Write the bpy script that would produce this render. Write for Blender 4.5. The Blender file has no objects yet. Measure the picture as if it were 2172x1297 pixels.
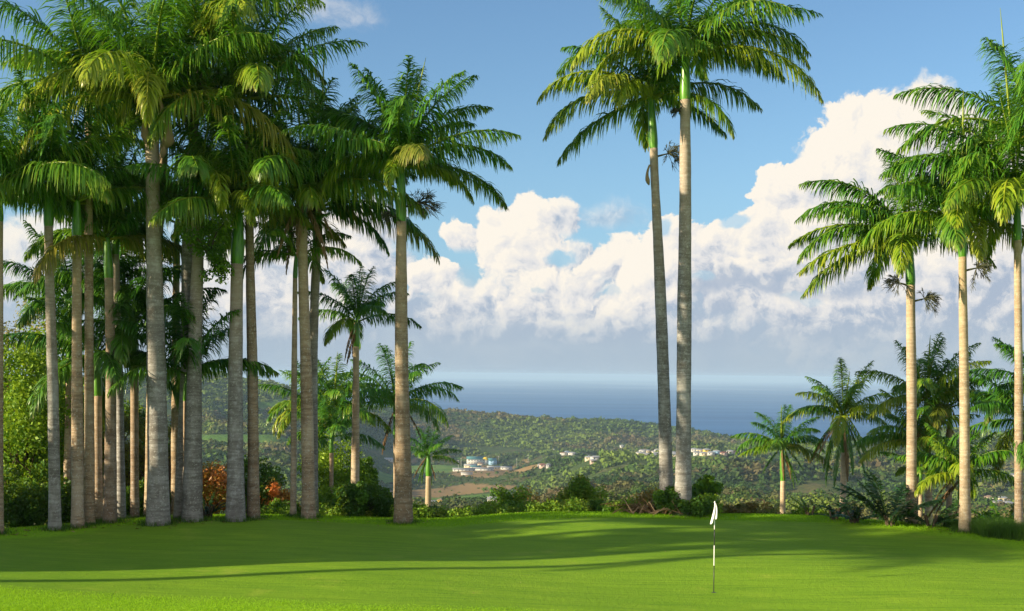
import bpy, math, random
import numpy as np
from mathutils import Vector, Matrix, noise as mnoise

# ---------------------------------------------------------------- camera
SC = bpy.context.scene
R = math.radians
FPX, CX, HY, ROLL = 2700.0, 1086.0, 794.0, 0.0117     # focal length in photo pixels, optical axis, horizon row, roll
cam = bpy.data.cameras.new('camera')
cam.sensor_width = 36.0
cam.lens = 36.0 * FPX / 2172.0
cam.shift_y = (HY - 648.5) / 2172.0
cam.clip_start = 0.5
cam.clip_end = 200000.0
camo = bpy.data.objects.new('camera', cam)
SC.collection.objects.link(camo)
camo.matrix_world = Matrix.Rotation(R(90), 4, 'X') @ Matrix.Rotation(ROLL, 4, 'Z')
SC.camera = camo

# ---------------------------------------------------------------- colour management and sampling
SC.view_settings.view_transform = 'Standard'
SC.view_settings.look = 'None'
SC.view_settings.gamma = 1.0
SC.view_settings.exposure = EXPOSURE = 1.0
SC.render.engine = 'CYCLES'
SC.cycles.max_bounces = 6
SC.cycles.diffuse_bounces = 3
SC.cycles.glossy_bounces = 2
SC.cycles.transmission_bounces = 3
SC.cycles.volume_bounces = 0
SC.cycles.transparent_max_bounces = 8
SC.cycles.caustics_reflective = False
SC.cycles.caustics_refractive = False
SC.cycles.use_denoising = True

# ---------------------------------------------------------------- sun
SUN_EL, SUN_AZ = R(18.0), math.atan2(-0.941, -0.339)       # azimuth from +Y towards +X
SDIR = Vector((math.sin(SUN_AZ) * math.cos(SUN_EL), math.cos(SUN_AZ) * math.cos(SUN_EL), math.sin(SUN_EL)))
sl = bpy.data.lights.new('sun', 'SUN')
sl.energy = 5.0
sl.angle = R(0.5)
sl.color = (1.0, 0.84, 0.56)
so = bpy.data.objects.new('sun', sl)
SC.collection.objects.link(so)
so.rotation_euler = SDIR.to_track_quat('Z', 'Y').to_euler()

# ---------------------------------------------------------------- node helpers
def sock(nt, node_in, v):
    if v is None:
        return
    if hasattr(v, 'is_linked') or isinstance(v, bpy.types.NodeSocket):
        nt.links.new(v, node_in)
    else:
        node_in.default_value = v

class G:
    """small helper that writes node maths"""
    def __init__(self, nt):
        self.nt = nt
    def n(self, t, **kw):
        nd = self.nt.nodes.new(t)
        for k, v in kw.items():
            setattr(nd, k, v)
        return nd
    def m(self, op, a, b=None, c=None, clamp=False):
        nd = self.n('ShaderNodeMath', operation=op, use_clamp=clamp)
        sock(self.nt, nd.inputs[0], a)
        if b is not None: sock(self.nt, nd.inputs[1], b)
        if c is not None: sock(self.nt, nd.inputs[2], c)
        return nd.outputs[0]
    def vm(self, op, a, b=None, s=None, c=None):
        nd = self.n('ShaderNodeVectorMath', operation=op)
        if c is not None: sock(self.nt, nd.inputs[2], c)
        sock(self.nt, nd.inputs[0], a)
        if b is not None: sock(self.nt, nd.inputs[1], b)
        if s is not None: sock(self.nt, nd.inputs['Scale'], s)
        return nd.outputs['Value'] if op in ('LENGTH', 'DOT_PRODUCT', 'DISTANCE') else nd.outputs[0]
    def xyz(self, x, y, z):
        nd = self.n('ShaderNodeCombineXYZ')
        for i, v in enumerate((x, y, z)): sock(self.nt, nd.inputs[i], v)
        return nd.outputs[0]
    def sep(self, v):
        nd = self.n('ShaderNodeSeparateXYZ'); self.nt.links.new(v, nd.inputs[0])
        return nd.outputs
    def mix(self, f, a, b, mode='MIX'):
        nd = self.n('ShaderNodeMix', data_type='RGBA', blend_type=mode)
        sock(self.nt, nd.inputs[0], f)
        for i, v in ((6, a), (7, b)):
            if isinstance(v, tuple) and len(v) == 3: v = v + (1.0,)
            sock(self.nt, nd.inputs[i], v)
        return nd.outputs[2]
    def sstep(self, lo, hi, v):
        nd = self.n('ShaderNodeMapRange', interpolation_type='SMOOTHSTEP')
        sock(self.nt, nd.inputs[0], v); sock(self.nt, nd.inputs[1], lo); sock(self.nt, nd.inputs[2], hi)
        return nd.outputs[0]
    def lin(self, lo, hi, a, b, v):
        nd = self.n('ShaderNodeMapRange')
        for i, q in enumerate((v, lo, hi, a, b)): sock(self.nt, nd.inputs[i], q)
        return nd.outputs[0]
    def noise(self, vec, scale, detail=4.0, rough=0.55, dist=0.0, out=0, dim='3D'):
        nd = self.n('ShaderNodeTexNoise')
        nd.noise_dimensions = dim
        sock(self.nt, nd.inputs['Vector'], vec)
        nd.inputs['Scale'].default_value = scale; nd.inputs['Detail'].default_value = detail
        nd.inputs['Roughness'].default_value = rough; nd.inputs['Distortion'].default_value = dist
        return nd.outputs[out]
    def voro(self, vec, scale, detail=0.0, rough=0.5, feature='SMOOTH_F1', smooth=0.6, out='Distance', dim='3D'):
        nd = self.n('ShaderNodeTexVoronoi', feature=feature, normalize=True, voronoi_dimensions=dim)
        sock(self.nt, nd.inputs['Vector'], vec)
        nd.inputs['Scale'].default_value = scale; nd.inputs['Detail'].default_value = detail
        nd.inputs['Roughness'].default_value = rough
        if feature == 'SMOOTH_F1': nd.inputs['Smoothness'].default_value = smooth
        return nd.outputs[out]
    def ramp(self, f, stops):
        nd = self.n('ShaderNodeValToRGB')
        el = nd.color_ramp.elements
        while len(el) > 1: el.remove(el[0])
        el[0].position = stops[0][0]; el[0].color = tuple(stops[0][1]) + (1,)
        for p, c in stops[1:]:
            e = el.new(p); e.color = tuple(c) + (1,)
        sock(self.nt, nd.inputs[0], f)
        return nd.outputs[0]

# ---------------------------------------------------------------- world: Nishita sky with layers of cumulus in it
world = bpy.data.worlds.new('World')
SC.world = world
world.use_nodes = True
wt = world.node_tree
wt.nodes.clear()
g = G(wt)
sky = g.n('ShaderNodeTexSky', sky_type='NISHITA', sun_disc=False)
sky.sun_elevation = SUN_EL
sky.sun_rotation = SUN_AZ % (2 * math.pi)
sky.altitude = 170.0
sky.air_density = 1.0
sky.dust_density = 0.6
sky.ozone_density = 1.6
SKY_K = 0.075
tc = g.n('ShaderNodeTexCoord').outputs['Generated']
dx, dy, dz = g.sep(tc)
az = g.m('ARCTAN2', dx, dy)
el_ = g.m('ARCSINE', dz)
def A(px): return math.atan((px - CX) / FPX)
def E(px, py):
    v = (HY + ROLL * (px - CX) - py) / FPX
    return math.atan(v * math.cos(A(px)))
q = g.xyz(az, el_, 0.0)
# warp and billow fields
w1 = g.vm('SUBTRACT', g.noise(q, 14.0, 5.0, 0.6, out=1, dim='2D'), (0.5, 0.5, 0.5))
qw = g.vm('ADD', q, g.vm('SCALE', w1, s=0.030))
def billow(vec):
    a = g.voro(vec, 15.0, 3.6, 0.60, smooth=0.22, dim='2D')
    b = g.noise(vec, 55.0, 5.0, 0.68, dim='2D')
    return g.m('ADD', g.m('SUBTRACT', 0.40, a), g.m('MULTIPLY', g.m('SUBTRACT', b, 0.5), 0.55))
B0 = billow(qw)
B1 = billow(g.vm('ADD', qw, (-0.0060, 0.0060, 0.0)))
grad = g.m('SUBTRACT', B0, B1)                      # bright on the faces turned to the sun, at upper left
fine = g.noise(qw, 18.0, 4.0, 0.6, dim='2D')
# sky colour behind the clouds
K = 1.0 / (2 ** EXPOSURE)
LIT = (1.0 * K, 0.93 * K, 0.82 * K)
MID = (0.80 * K, 0.79 * K, 0.79 * K)
SHD = (0.42 * K, 0.50 * K, 0.62 * K)
HORZ = (0.42 * K, 0.52 * K, 0.62 * K)
skyc = g.vm('MULTIPLY', g.vm('SCALE', sky.outputs[0], s=SKY_K), (0.80, 0.99, 1.12))
hz = g.sstep(R(13.0), R(-1.0), el_)
col = g.mix(g.m('MULTIPLY', hz, 0.65), skyc, (0.27 * K, 0.50 * K, 0.78 * K))
# soft veil under the cumulus
veil = g.m('MULTIPLY', g.sstep(R(5.2), R(1.2), g.m('ADD', el_, g.m('MULTIPLY', g.m('SUBTRACT', fine, 0.5), 0.05))), 0.93)
col = g.mix(veil, col, g.mix(g.sstep(0.35, 0.65, fine), (0.45 * K, 0.54 * K, 0.66 * K), (0.60 * K, 0.65 * K, 0.71 * K)))
base_sky = col
# (centre px x, y, half width, half height, edge softness, brightness, opacity) from the back to the front
CL = [
    (705, 30, 120, 42, 0.9, 0.75, 0.40),
    (1290, 455, 110, 42, 0.9, 0.62, 0.55),
    (1930, 560, 320, 350, 0.10, 0.88, 1.0),
    (2010, 560, 420, 220, 0.2, 0.66, 1.0),
    (1850, 320, 150, 110, 0.12, 1.05, 1.0),
    (1780, 370, 80, 90, 0.12, 1.0, 1.0),
    (1930, 300, 80, 70, 0.12, 1.0, 1.0),
    (1660, 425, 62, 80, 0.12, 1.05, 1.0),
    (1700, 520, 90, 80, 0.2, 0.9, 1.0),
    (1610, 500, 60, 60, 0.16, 0.95, 1.0),
    (1570, 540, 100, 90, 0.14, 0.86, 1.0),
    (1450, 530, 85, 75, 0.16, 0.9, 1.0),
    (640, 600, 250, 190, 0.3, 0.62, 0.95),
    (740, 560, 130, 130, 0.25, 0.75, 0.9),
    (800, 470, 75, 60, 0.2, 0.7, 0.8),
    (978, 508, 50, 32, 0.14, 1.0, 1.0),
    (1095, 530, 95, 105, 0.13, 1.0, 1.0),
    (1180, 470, 42, 52, 0.25, 0.85, 0.95),
    (1205, 555, 75, 55, 0.35, 0.66, 0.85),
    (1300, 560, 75, 62, 0.16, 0.95, 1.0),
    (1385, 590, 75, 80, 0.16, 0.95, 1.0),
    (925, 598, 60, 46, 0.14, 0.98, 1.0),
    (1010, 645, 100, 60, 0.3, 0.72, 0.95),
    (1190, 645, 120, 66, 0.20, 0.74, 1.0),
    (1345, 640, 70, 72, 0.16, 0.92, 1.0),
    (1600, 625, 105, 62, 0.20, 0.70, 1.0),
    (1760, 650, 170, 60, 0.30, 0.60, 1.0),
    (1480, 650, 90, 75, 0.5, 0.45, 0.8),
    (600, 680, 150, 70, 0.5, 0.72, 0.9),
    (490, 640, 120, 90, 0.5, 0.62, 0.9),
    (905, 680, 75, 62, 0.25, 0.22, 0.85),
    (1060, 705, 160, 42, 0.6, 0.42, 0.8),
    (1250, 700, 170, 38, 0.6, 0.45, 0.8),
    (1420, 715, 200, 36, 0.7, 0.30, 0.8),
    (1780, 690, 260, 60, 0.6, 0.42, 0.8),
    (1700, 600, 110, 45, 0.3, 0.35, 0.8),
    (1500, 590, 70, 42, 0.3, 0.40, 0.8),
    (1880, 590, 130, 55, 0.4, 0.45, 0.7),
    (2090, 600, 160, 90, 0.4, 0.6, 0.9),
    (160, 560, 260, 110, 0.4, 0.75, 0.9),
    (-500, 560, 420, 160, 0.3, 0.8, 1.0),
    (2900, 500, 520, 240, 0.3, 0.85, 1.0),
]
for (cx_, cy_, rx_, ry_, soft, br, op) in CL:
    ca, ce = A(cx_), E(cx_, cy_)
    ra, re = rx_ / FPX, ry_ / FPX
    p = g.vm('MULTIPLY_ADD', qw, (1 / ra, 1 / re, 0.0), None, (-ca / ra, -ce / re, 0.0))
    ln = g.vm('LENGTH', p)
    amp = 0.042 / max(0.02, min(ra, re))
    F = g.m('ADD', g.m('SUBTRACT', 1.0, ln), g.m('MULTIPLY', B0, min(1.5, amp)))
    al = g.m('MULTIPLY', g.sstep(0.0, soft, F), op)
    # undersides dissolve into the veil
    al = g.m('MULTIPLY', al, g.sstep(ce - re * 1.05, ce - re * 0.35, el_))
    form = g.vm('DOT_PRODUCT', p, (-0.20, 0.42, 0.0))
    sh = g.m('ADD', g.m('ADD', form, br - 0.42), g.m('ADD', g.m('MULTIPLY', grad, 2.3), g.m('MULTIPLY', fine, 0.30)), clamp=True)
    c = g.ramp(sh, [(0.0, SHD), (0.48, MID), (0.92, LIT)])
    col = g.mix(al, col, c)
# blue gaps between the heaps
for (cx_, cy_, rx_, ry_, op) in [(1172, 548, 52, 26, 0.9), (988, 588, 30, 26, 0.8), (1245, 500, 70, 26, 0.9), (868, 530, 45, 34, 0.7), (1415, 480, 28, 26, 0.7), (1130, 610, 26, 12, 0.5), (1560, 470, 40, 18, 0.7), (1490, 600, 44, 16, 0.4), (1700, 640, 60, 12, 0.35), (1290, 620, 30, 10, 0.4)]:
    ra, re = rx_ / FPX, ry_ / FPX
    p = g.vm('MULTIPLY_ADD', qw, (1 / ra, 1 / re, 0.0), None, (-A(cx_) / ra, -E(cx_, cy_) / re, 0.0))
    F = g.m('SUBTRACT', g.m('SUBTRACT', 1.0, g.vm('LENGTH', p)), g.m('MULTIPLY', B0, 1.1))
    col = g.mix(g.m('MULTIPLY', g.sstep(0.0, 0.45, F), op), col, base_sky)
# bright cloud added to the unseen sky behind the camera, fill for near sides
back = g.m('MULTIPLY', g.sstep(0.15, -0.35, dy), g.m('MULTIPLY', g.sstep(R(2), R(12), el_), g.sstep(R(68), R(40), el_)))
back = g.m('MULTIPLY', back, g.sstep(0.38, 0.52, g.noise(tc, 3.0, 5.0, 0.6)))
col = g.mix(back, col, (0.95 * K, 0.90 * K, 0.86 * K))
# grey air just above the sea
col = g.mix(g.m('MULTIPLY', g.sstep(R(3.4), R(0.6), el_), 0.85), col, HORZ)
bgn = g.n('ShaderNodeBackground')
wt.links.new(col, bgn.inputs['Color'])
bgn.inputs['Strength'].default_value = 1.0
wo = g.n('ShaderNodeOutputWorld')
wt.links.new(bgn.outputs[0], wo.inputs[0])
world.cycles.sampling_method = 'MANUAL'
world.cycles.sample_map_resolution = 512

# ================================================================ mesh helpers
def unproj(px, py, Y):
    """world point seen at photo pixel (px, py) at distance Y in front of the camera (camera at the origin)"""
    vx, vy = (px - CX) / FPX, -(py - HY) / FPX
    c, s = math.cos(ROLL), math.sin(ROLL)
    return np.array([(vx * c - vy * s) * Y, Y, (vx * s + vy * c) * Y])

class MB:
    """collects vertices, quads and per-vertex colours, builds ONE mesh object"""
    def __init__(self):
        self.V, self.F, self.C, self.n = [], [], [], 0
    def add(self, v, f, c=None):
        v = np.asarray(v, float).reshape(-1, 3); f = np.asarray(f, int).reshape(-1, 4)
        self.V.append(v); self.F.append(f + self.n)
        if c is None: c = (0.5, 0.5, 0.5)
        c = np.asarray(c, float)
        if c.ndim == 1: c = np.tile(c, (len(v), 1))
        self.C.append(c); self.n += len(v)
        return self
    def box(self, lo, hi, c=None):
        x0, y0, z0 = lo; x1, y1, z1 = hi
        v = [(x0, y0, z0), (x1, y0, z0), (x1, y1, z0), (x0, y1, z0), (x0, y0, z1), (x1, y0, z1), (x1, y1, z1), (x0, y1, z1)]
        return self.add(v, [(0, 3, 2, 1), (4, 5, 6, 7), (0, 1, 5, 4), (1, 2, 6, 5), (2, 3, 7, 6), (3, 0, 4, 7)], c)
    def tube(self, pts, rad, sides=10, c=None, cap=True):
        pts = np.asarray(pts, float); rad = np.asarray(rad, float) * np.ones(len(pts)); k = len(pts)
        t = np.gradient(pts, axis=0); t /= np.linalg.norm(t, axis=1)[:, None] + 1e-9
        ref = np.array([1.0, 0.0, 0.0]) if abs(t[0][0]) < 0.8 else np.array([0, 1.0, 0])
        a = np.cross(t, ref); a /= np.linalg.norm(a, axis=1)[:, None] + 1e-9
        b = np.cross(t, a)
        th = np.linspace(0, 2 * math.pi, sides, endpoint=False)
        v = pts[:, None, :] + rad[:, None, None] * (np.cos(th)[None, :, None] * a[:, None, :] + np.sin(th)[None, :, None] * b[:, None, :])
        i = np.arange(k - 1)[:, None]; j = np.arange(sides)[None, :]; j2 = (j + 1) % sides
        f = np.stack([i * sides + j, i * sides + j2, (i + 1) * sides + j2, (i + 1) * sides + j], -1).reshape(-1, 4)
        cc = None
        if c is not None:
            cc = np.asarray(c, float)
            if cc.ndim == 2: cc = np.repeat(cc, sides, axis=0)
        v = v.reshape(-1, 3)
        if cap:
            v = np.vstack([v, pts[-1] + t[-1] * rad[-1] * 0.3]); o = (k - 1) * sides
            f = np.vstack([f, [(o + q, o + (q + 1) % sides, o + (q + 2) % sides, k * sides) for q in range(0, sides - 1, 2)]])
            if cc is not None and cc.ndim == 2: cc = np.vstack([cc, cc[-1:]])
        return self.add(v, f, cc)
    def build(self, name, mat, parent=None, smooth=False, loc=None):
        V = np.vstack(self.V).astype(np.float32); F = np.vstack(self.F).astype(np.int32); C = np.vstack(self.C).astype(np.float32)
        if loc is not None: V = V - np.asarray(loc, np.float32)
        me = bpy.data.meshes.new(name)
        me.vertices.add(len(V)); me.vertices.foreach_set('co', V.ravel())
        me.loops.add(F.size); me.loops.foreach_set('vertex_index', F.ravel())
        me.polygons.add(len(F)); me.polygons.foreach_set('loop_start', np.arange(0, F.size, 4, dtype=np.int32))
        me.polygons.foreach_set('loop_total', np.full(len(F), 4, np.int32))
        if smooth: me.polygons.foreach_set('use_smooth', np.ones(len(F), bool))
        me.update(calc_edges=True)
        ca = me.color_attributes.new('Col', 'FLOAT_COLOR', 'POINT')
        ca.data.foreach_set('color', np.hstack([C, np.ones((len(C), 1), np.float32)]).astype(np.float32).ravel())
        me.materials.append(mat)
        o = bpy.data.objects.new(name, me)
        SC.collection.objects.link(o)
        if loc is not None: o.location = loc
        if parent is not None:
            o.parent = parent
            if loc is None: o.matrix_parent_inverse = Matrix.Translation(-parent.location)
        return o

def thing(name, label, cat, loc, group=None):
    o = bpy.data.objects.new(name, None)
    o.empty_display_size = 0.3
    SC.collection.objects.link(o)
    o.location = tuple(loc)
    o['label'] = label; o['category'] = cat
    if group: o['group'] = group
    return o
def tag(o, label=None, cat=None, group=None, kind=None):
    for k, v in (('label', label), ('category', cat), ('group', group), ('kind', kind)):
        if v: o[k] = v
    return o

# ================================================================ materials
def newmat(name):
    m = bpy.data.materials.new(name); m.use_nodes = True
    nt = m.node_tree; nt.nodes.clear()
    return m, nt, G(nt)
def finish(nt, shader, disp=None):
    o = nt.nodes.new('ShaderNodeOutputMaterial')
    nt.links.new(shader, o.inputs['Surface'])
def principled(g, color, rough=0.7, spec=0.3, normal=None):
    p = g.n('ShaderNodeBsdfPrincipled')
    sock(g.nt, p.inputs['Base Color'], color if not (isinstance(color, tuple) and len(color) == 3) else color + (1,))
    sock(g.nt, p.inputs['Roughness'], rough); p.inputs['Specular IOR Level'].default_value = spec
    if normal is not None: g.nt.links.new(normal, p.inputs['Normal'])
    return p.outputs[0]
def bump(g, h, strength=0.3, dist=0.05):
    b = g.n('ShaderNodeBump'); b.inputs['Strength'].default_value = strength; b.inputs['Distance'].default_value = dist
    g.nt.links.new(h, b.inputs['Height']); return b.outputs[0]
def plain(name, color, rough=0.7, spec=0.3, var=0.12, scale=3.0):
    m, nt, g = newmat(name)
    p = g.n('ShaderNodeTexCoord').outputs['Object']
    n = g.noise(p, scale, 5.0, 0.6)
    c = g.mix(n, tuple(x * (1 - var) for x in color), tuple(min(1, x * (1 + var)) for x in color))
    finish(nt, principled(g, c, rough, spec)); return m

def leaf_mat(name, dark, mid, light, dry=(0.30, 0.17, 0.05), trans=0.28, rough=0.42, spec=0.5, tr_col=None):
    """Col.r = tint from dark to light, Col.g = dryness"""
    m, nt, g = newmat(name)
    at = g.n('ShaderNodeAttribute', attribute_name='Col').outputs['Color']
    r, gg, b = g.sep(at)
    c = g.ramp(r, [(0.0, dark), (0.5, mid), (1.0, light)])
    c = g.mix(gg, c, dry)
    pb = principled(g, c, rough, spec)
    tl = g.n('ShaderNodeBsdfTranslucent')
    tcol = g.mix(0.6, c, tr_col or (light[0] * 1.6, light[1] * 1.5, light[2] * 0.8))
    nt.links.new(tcol, tl.inputs['Color'])
    mx = g.n('ShaderNodeMixShader'); mx.inputs[0].default_value = trans
    nt.links.new(pb, mx.inputs[1]); nt.links.new(tl.outputs[0], mx.inputs[2])
    finish(nt, mx.outputs[0]); return m

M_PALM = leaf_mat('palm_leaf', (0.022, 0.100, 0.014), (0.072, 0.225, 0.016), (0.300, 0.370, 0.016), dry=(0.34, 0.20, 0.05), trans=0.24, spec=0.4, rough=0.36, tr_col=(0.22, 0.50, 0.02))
M_DARKPALM = leaf_mat('dark_palm_leaf', (0.010, 0.040, 0.014), (0.022, 0.080, 0.020), (0.08, 0.16, 0.02), trans=0.15)
M_LEAF = leaf_mat('broad_leaf', (0.022, 0.070, 0.012), (0.080, 0.200, 0.016), (0.30, 0.44, 0.03), rough=0.55, spec=0.25)
M_OLIVE = leaf_mat('olive_leaf', (0.04, 0.065, 0.012), (0.13, 0.155, 0.025), (0.32, 0.30, 0.04), rough=0.55)
M_RED = leaf_mat('red_leaf', (0.34, 0.13, 0.03), (0.66, 0.24, 0.06), (0.85, 0.36, 0.08), dry=(0.30, 0.32, 0.05), rough=0.5)
M_WOOD = leaf_mat('woodland', (0.028, 0.065, 0.014), (0.060, 0.115, 0.020), (0.135, 0.195, 0.032), dry=(0.135, 0.105, 0.052), trans=0.1, rough=0.8, spec=0.1)
M_GRASSB = leaf_mat('grass_blade', (0.12, 0.28, 0.010), (0.22, 0.43, 0.012), (0.33, 0.54, 0.02), trans=0.3, rough=0.6, spec=0.15)
M_WEED = leaf_mat('weeds', (0.03, 0.08, 0.012), (0.06, 0.15, 0.018), (0.12, 0.22, 0.03), trans=0.3, rough=0.6, spec=0.2)

def trunk_mat(name, a, b, c, ring=4.0, dark=0.42):
    m, nt, g = newmat(name)
    at = g.n('ShaderNodeAttribute', attribute_name='Col').outputs['Color']
    r, gg, bb = g.sep(at)                       # r = height along the trunk, g = per-tree shift
    geo = g.n('ShaderNodeNewGeometry').outputs['Position']
    x, y, z = g.sep(geo)
    zz = g.m('ADD', z, g.m('MULTIPLY', g.noise(geo, 1.6, 2.0, 0.5), 0.10))
    low = g.noise(g.xyz(g.m('MULTIPLY', x, 0.2), g.m('MULTIPLY', y, 0.2), zz), ring * 0.7, 4.0, 0.7)
    fine = g.noise(g.xyz(g.m('MULTIPLY', x, 0.7), g.m('MULTIPLY', y, 0.7), g.m('MULTIPLY', zz, 7.0)), 1.9, 3.0, 0.7)
    blot = g.noise(geo, 5.5, 5.0, 0.65)
    lich = g.noise(geo, 17.0, 4.0, 0.6)
    col = g.mix(g.sstep(0.35, 0.65, low), a, b)
    col = g.mix(g.m('MULTIPLY', g.sstep(0.48, 0.72, blot), 0.75), col, c)
    col = g.mix(g.m('MULTIPLY', g.sstep(0.56, 0.42, fine), dark), col, (a[0] * 0.35, a[1] * 0.32, a[2] * 0.30))
    col = g.mix(g.m('MULTIPLY', g.sstep(0.57, 0.66, lich), 0.7), col, (0.50, 0.50, 0.46))
    # big pale and dark weather patches, tan new wood near the top
    pat = g.noise(g.xyz(g.m('ADD', x, g.m('MULTIPLY', gg, 40.0)), y, g.m('MULTIPLY', z, 0.45)), 1.3, 4.0, 0.6)
    col = g.mix(g.m('MULTIPLY', g.sstep(0.50, 0.70, pat), 0.45), col, (c[0] * 1.15, c[1] * 1.12, c[2] * 1.08))
    col = g.mix(g.m('MULTIPLY', g.sstep(0.46, 0.28, pat), 0.40), col, (a[0] * 0.55, a[1] * 0.52, a[2] * 0.5))
    col = g.mix(g.m('MULTIPLY', g.sstep(0.45, 1.0, r), 0.55), col, (0.46, 0.34, 0.22))
    tone = g.lin(0.0, 1.0, 0.80, 1.15, gg)
    col = g.vm('MULTIPLY', col, g.xyz(tone, tone, g.m('MULTIPLY', tone, g.lin(0.0, 1.0, 1.06, 0.94, g.m('FRACT', g.m('MULTIPLY', gg, 7.3))))))
    # faint mossy stain near the foot
    col = g.mix(g.m('MULTIPLY', g.m('MULTIPLY', g.sstep(0.12, 0.0, r), g.sstep(0.4, 0.7, blot)), 0.5), col, (0.08, 0.09, 0.035))
    h = g.m('ADD', g.m('MULTIPLY', fine, 1.0), g.m('MULTIPLY', lich, 0.4))
    finish(nt, principled(g, col, 0.85, 0.15, bump(g, h, 0.5, 0.03))); return m
M_TRUNK = trunk_mat('palm_trunk', (0.26, 0.185, 0.120), (0.38, 0.29, 0.20), (0.43, 0.38, 0.31))
M_TRUNKP = trunk_mat('pale_palm_trunk', (0.36, 0.27, 0.185), (0.48, 0.38, 0.27), (0.52, 0.45, 0.36))
M_TRUNKG = trunk_mat('grey_palm_trunk', (0.215, 0.20, 0.18), (0.31, 0.30, 0.28), (0.48, 0.485, 0.475))
M_BARK = plain('bark', (0.10, 0.075, 0.05), 0.9, 0.1, 0.4, 6.0)
M_DRY = leaf_mat('dry_frond', (0.10, 0.06, 0.03), (0.22, 0.14, 0.07), (0.40, 0.29, 0.17), trans=0.15, rough=0.8, spec=0.1)
M_STALK = leaf_mat('flower_stalk', (0.03, 0.045, 0.02), (0.06, 0.07, 0.035), (0.13, 0.12, 0.06), trans=0.1, rough=0.7)

def shaft_mat():
    m, nt, g = newmat('crownshaft')
    p = g.n('ShaderNodeTexCoord').outputs['Object']
    x, y, z = g.sep(p)
    n = g.noise(g.xyz(g.m('MULTIPLY', x, 6.0), g.m('MULTIPLY', y, 6.0), z), 2.5, 4.0, 0.6)
    c = g.ramp(n, [(0.3, (0.045, 0.15, 0.012)), (0.55, (0.095, 0.27, 0.014)), (0.8, (0.17, 0.34, 0.03))])
    c = g.mix(g.m('MULTIPLY', g.sstep(0.60, 0.72, g.noise(g.xyz(g.m('MULTIPLY', x, 9.0), g.m('MULTIPLY', y, 9.0), g.m('MULTIPLY', z, 0.8)), 1.7, 4.0, 0.7)), 0.6), c, (0.20, 0.13, 0.05))
    finish(nt, principled(g, c, 0.35, 0.5)); return m
M_SHAFT = shaft_mat()

def lawn_mat():
    m, nt, g = newmat('lawn')
    p = g.n('ShaderNodeNewGeometry').outputs['Position']
    at = g.n('ShaderNodeAttribute', attribute_name='Col').outputs['Color']
    r, fr, b = g.sep(at)                        # g = rough fringe of longer grass
    x, y, z = g.sep(p)
    big = g.noise(p, 0.10, 3.0, 0.5)
    mid = g.noise(p, 0.9, 5.0, 0.6)
    streak = g.noise(g.xyz(g.m('MULTIPLY', x, 0.25), g.m('MULTIPLY', g.m('ADD', y, g.m('MULTIPLY', x, 0.10)), 3.0), 0.0), 1.6, 5.0, 0.65)
    fine = g.noise(p, 38.0, 3.0, 0.7)
    finem = g.noise(p, 9.0, 4.0, 0.7)
    c = g.mix(g.sstep(0.3, 0.7, big), (0.155, 0.300, 0.012), (0.205, 0.360, 0.016))
    c = g.mix(g.m('MULTIPLY', g.sstep(0.45, 0.72, mid), 0.35), c, (0.29, 0.42, 0.028))
    c = g.mix(g.m('MULTIPLY', g.sstep(0.56, 0.30, streak), 0.65), c, (0.095, 0.215, 0.010))
    c = g.mix(g.m('MULTIPLY', g.sstep(0.58, 0.35, finem), 0.30), c, (0.12, 0.22, 0.010))
    c = g.mix(g.m('MULTIPLY', g.sstep(0.55, 0.75, fine), 0.30), c, (0.33, 0.44, 0.05))
    mow = g.m('SINE', g.m('MULTIPLY', g.m('ADD', g.m('MULTIPLY', x, 0.42), g.m('ADD', y, g.m('MULTIPLY', mid, 0.5))), 4.6))
    c = g.mix(g.m('MULTIPLY', g.sstep(-0.3, 0.3, mow), 0.16), c, (0.10, 0.235, 0.010))
    patch = g.noise(p, 0.45, 4.0, 0.65)
    c = g.mix(g.m('MULTIPLY', g.sstep(0.60, 0.74, patch), 0.35), c, (0.34, 0.38, 0.06))
    rough = g.ramp(finem, [(0.25, (0.11, 0.26, 0.008)), (0.5, (0.21, 0.41, 0.010)), (0.75, (0.31, 0.52, 0.02))])
    c = g.mix(fr, c, rough)
    hh = g.m('ADD', g.m('MULTIPLY', fine, 0.5), g.m('ADD', finem, g.m('MULTIPLY', streak, 0.8)))
    finish(nt, principled(g, c, 0.85, 0.12, bump(g, hh, 0.55, 0.05))); return m
M_LAWN = lawn_mat()

def land_mat():
    m, nt, g = newmat('land')
    p = g.n('ShaderNodeNewGeometry').outputs['Position']
    at = g.n('ShaderNodeAttribute', attribute_name='Col').outputs['Color']
    fld, brn, snd = g.sep(at)
    a = g.noise(p, 0.02, 6.0, 0.65); b = g.noise(p, 0.15, 5.0, 0.7); cc = g.noise(p, 0.006, 4.0, 0.6)
    c = g.ramp(b, [(0.3, (0.022, 0.042, 0.014)), (0.55, (0.055, 0.085, 0.024)), (0.75, (0.12, 0.14, 0.04))])
    c = g.mix(g.m('MULTIPLY', g.sstep(0.5, 0.7, a), 0.6), c, (0.15, 0.115, 0.06))
    gf = g.mix(g.sstep(0.4, 0.6, a), (0.085, 0.17, 0.03), (0.14, 0.22, 0.045))
    gf = g.mix(g.m('MULTIPLY', g.sstep(0.55, 0.35, b), 0.45), gf, (0.05, 0.095, 0.022))
    c = g.mix(fld, c, gf)
    bf = g.mix(b, (0.21, 0.14, 0.065), (0.30, 0.21, 0.10))
    c = g.mix(brn, c, bf)
    c = g.mix(snd, c, (0.60, 0.54, 0.43))
    finish(nt, principled(g, c, 0.95, 0.05, bump(g, b, 0.6, 3.0))); return m
M_LAND = land_mat()

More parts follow.
